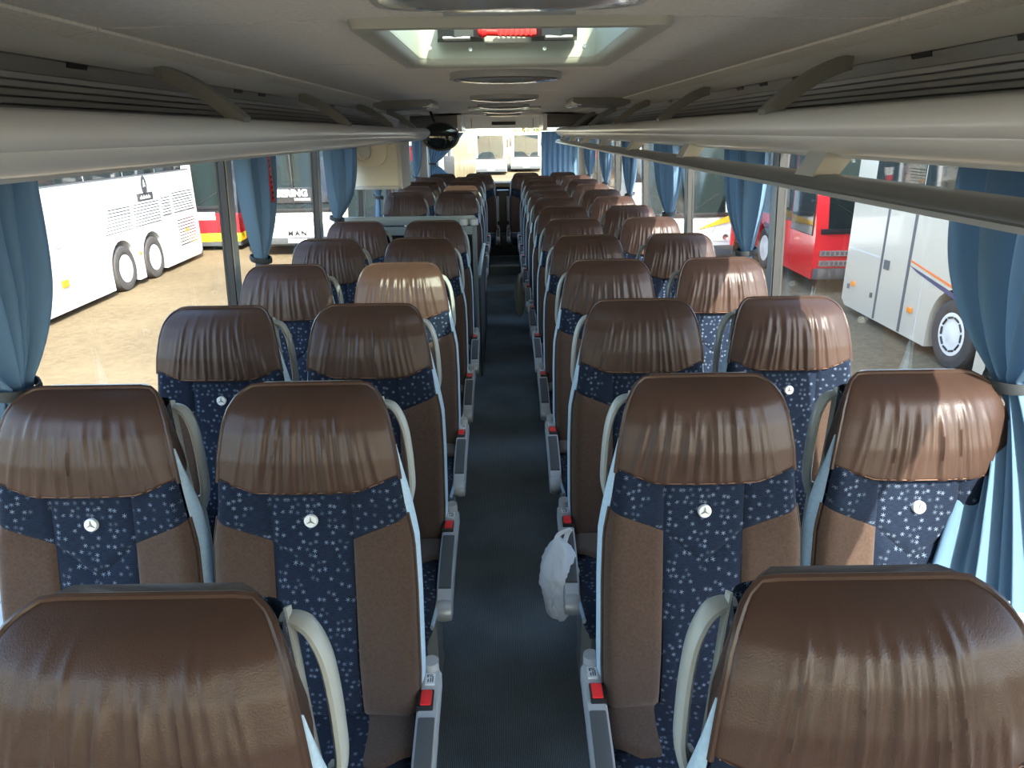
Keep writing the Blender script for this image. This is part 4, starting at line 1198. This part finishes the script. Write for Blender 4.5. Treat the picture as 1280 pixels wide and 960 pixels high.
# --- white and yellow coach front
r, W = coach('yellow_striped_coach', 'white coach front with yellow stripe seen between the right curtains', (4.35, 17.4), radians(4), 12, body='white', wheels=(2.6, 8.6), skirt=.30)
add(MB().prism([(1.26, 1.30), (.55, 1.02), (.35, .92), (1.26, 1.10)], 'y', -.05, -.008), 'yellow_stripe', M['yellow'], r, 'yellow stripe')
add(MB().box(1.18, 1.275, -.04, .8, .5, 1.5, .02), 'red_corner', M['redpaint'], r, 'red corner panel')
coach('touring_coach', 'white coach far beyond the rear right windows', (5.6, 34.0), radians(-6), 12, body='white')

# --- trees
def tree(loc, h, rad, m_, label, seed, n=2600):
    rnd = random.Random(seed)
    r = empty('tree', (loc[0], loc[1], GZ)); tag(r, label, 'tree', 'trees around the coach park')
    MB().tube(smoothcurve([(0, 0, 0), (.1, 0, h * .3), (0, .1, h * .6), (.05, 0, h * .85)], 4), .22, 8, taper=None).build('trunk', M['bark'], r)
    mb = MB(); 
    blobs = [(Vector((rnd.gauss(0, .42) * rad, rnd.gauss(0, .42) * rad, h * .62 + rnd.gauss(0, .24) * rad)), rnd.uniform(.35, .6) * rad) for _ in range(14)]
    V = []; F = []
    for i in range(n):
        c, br = rnd.choice(blobs)
        d = Vector((rnd.gauss(0, 1), rnd.gauss(0, 1), rnd.gauss(0, 1))).normalized()
        p = c + d * br * rnd.uniform(.75, 1.0)
        a = Vector((rnd.gauss(0, 1), rnd.gauss(0, 1), rnd.gauss(0, 1))).normalized(); b = d.cross(a)
        if b.length < .1: continue
        b.normalize(); s_ = rnd.uniform(.14, .3)
        o = len(V)
        V += [p - a * s_, p + b * s_ * .5, p + a * s_, p - b * s_ * .5]; F.append((o, o + 1, o + 2, o + 3))
    f = mb.add(V, F).build('foliage', m_, r, smooth=False); f['kind'] = 'stuff'
TR = [(-9, 84, 9, 5, 'leafy', 'yellow green tree above the coaches, left of the rear window view'), (2.5, 92, 10, 5, 'leafy', 'yellow green tree above the coaches in the rear window view'),
      (17, 86, 9, 5, 'leafy', 'yellow green tree above the coaches at the right of the rear window'), (-19, 47, 8, 4.5, 'leafd', 'dark tree behind the coach with the black, red and gold front'),
      (-7.0, 56, 8, 4.5, 'leafd', 'dark tree behind the white coach with lettering'), (13, 40, 7, 4, 'leafd', 'dark tree beyond the right windows')]
for i, (x, y, h, rad, m_, l_) in enumerate(TR): tree((x, y), h, rad, M[m_], l_, 70 + i)
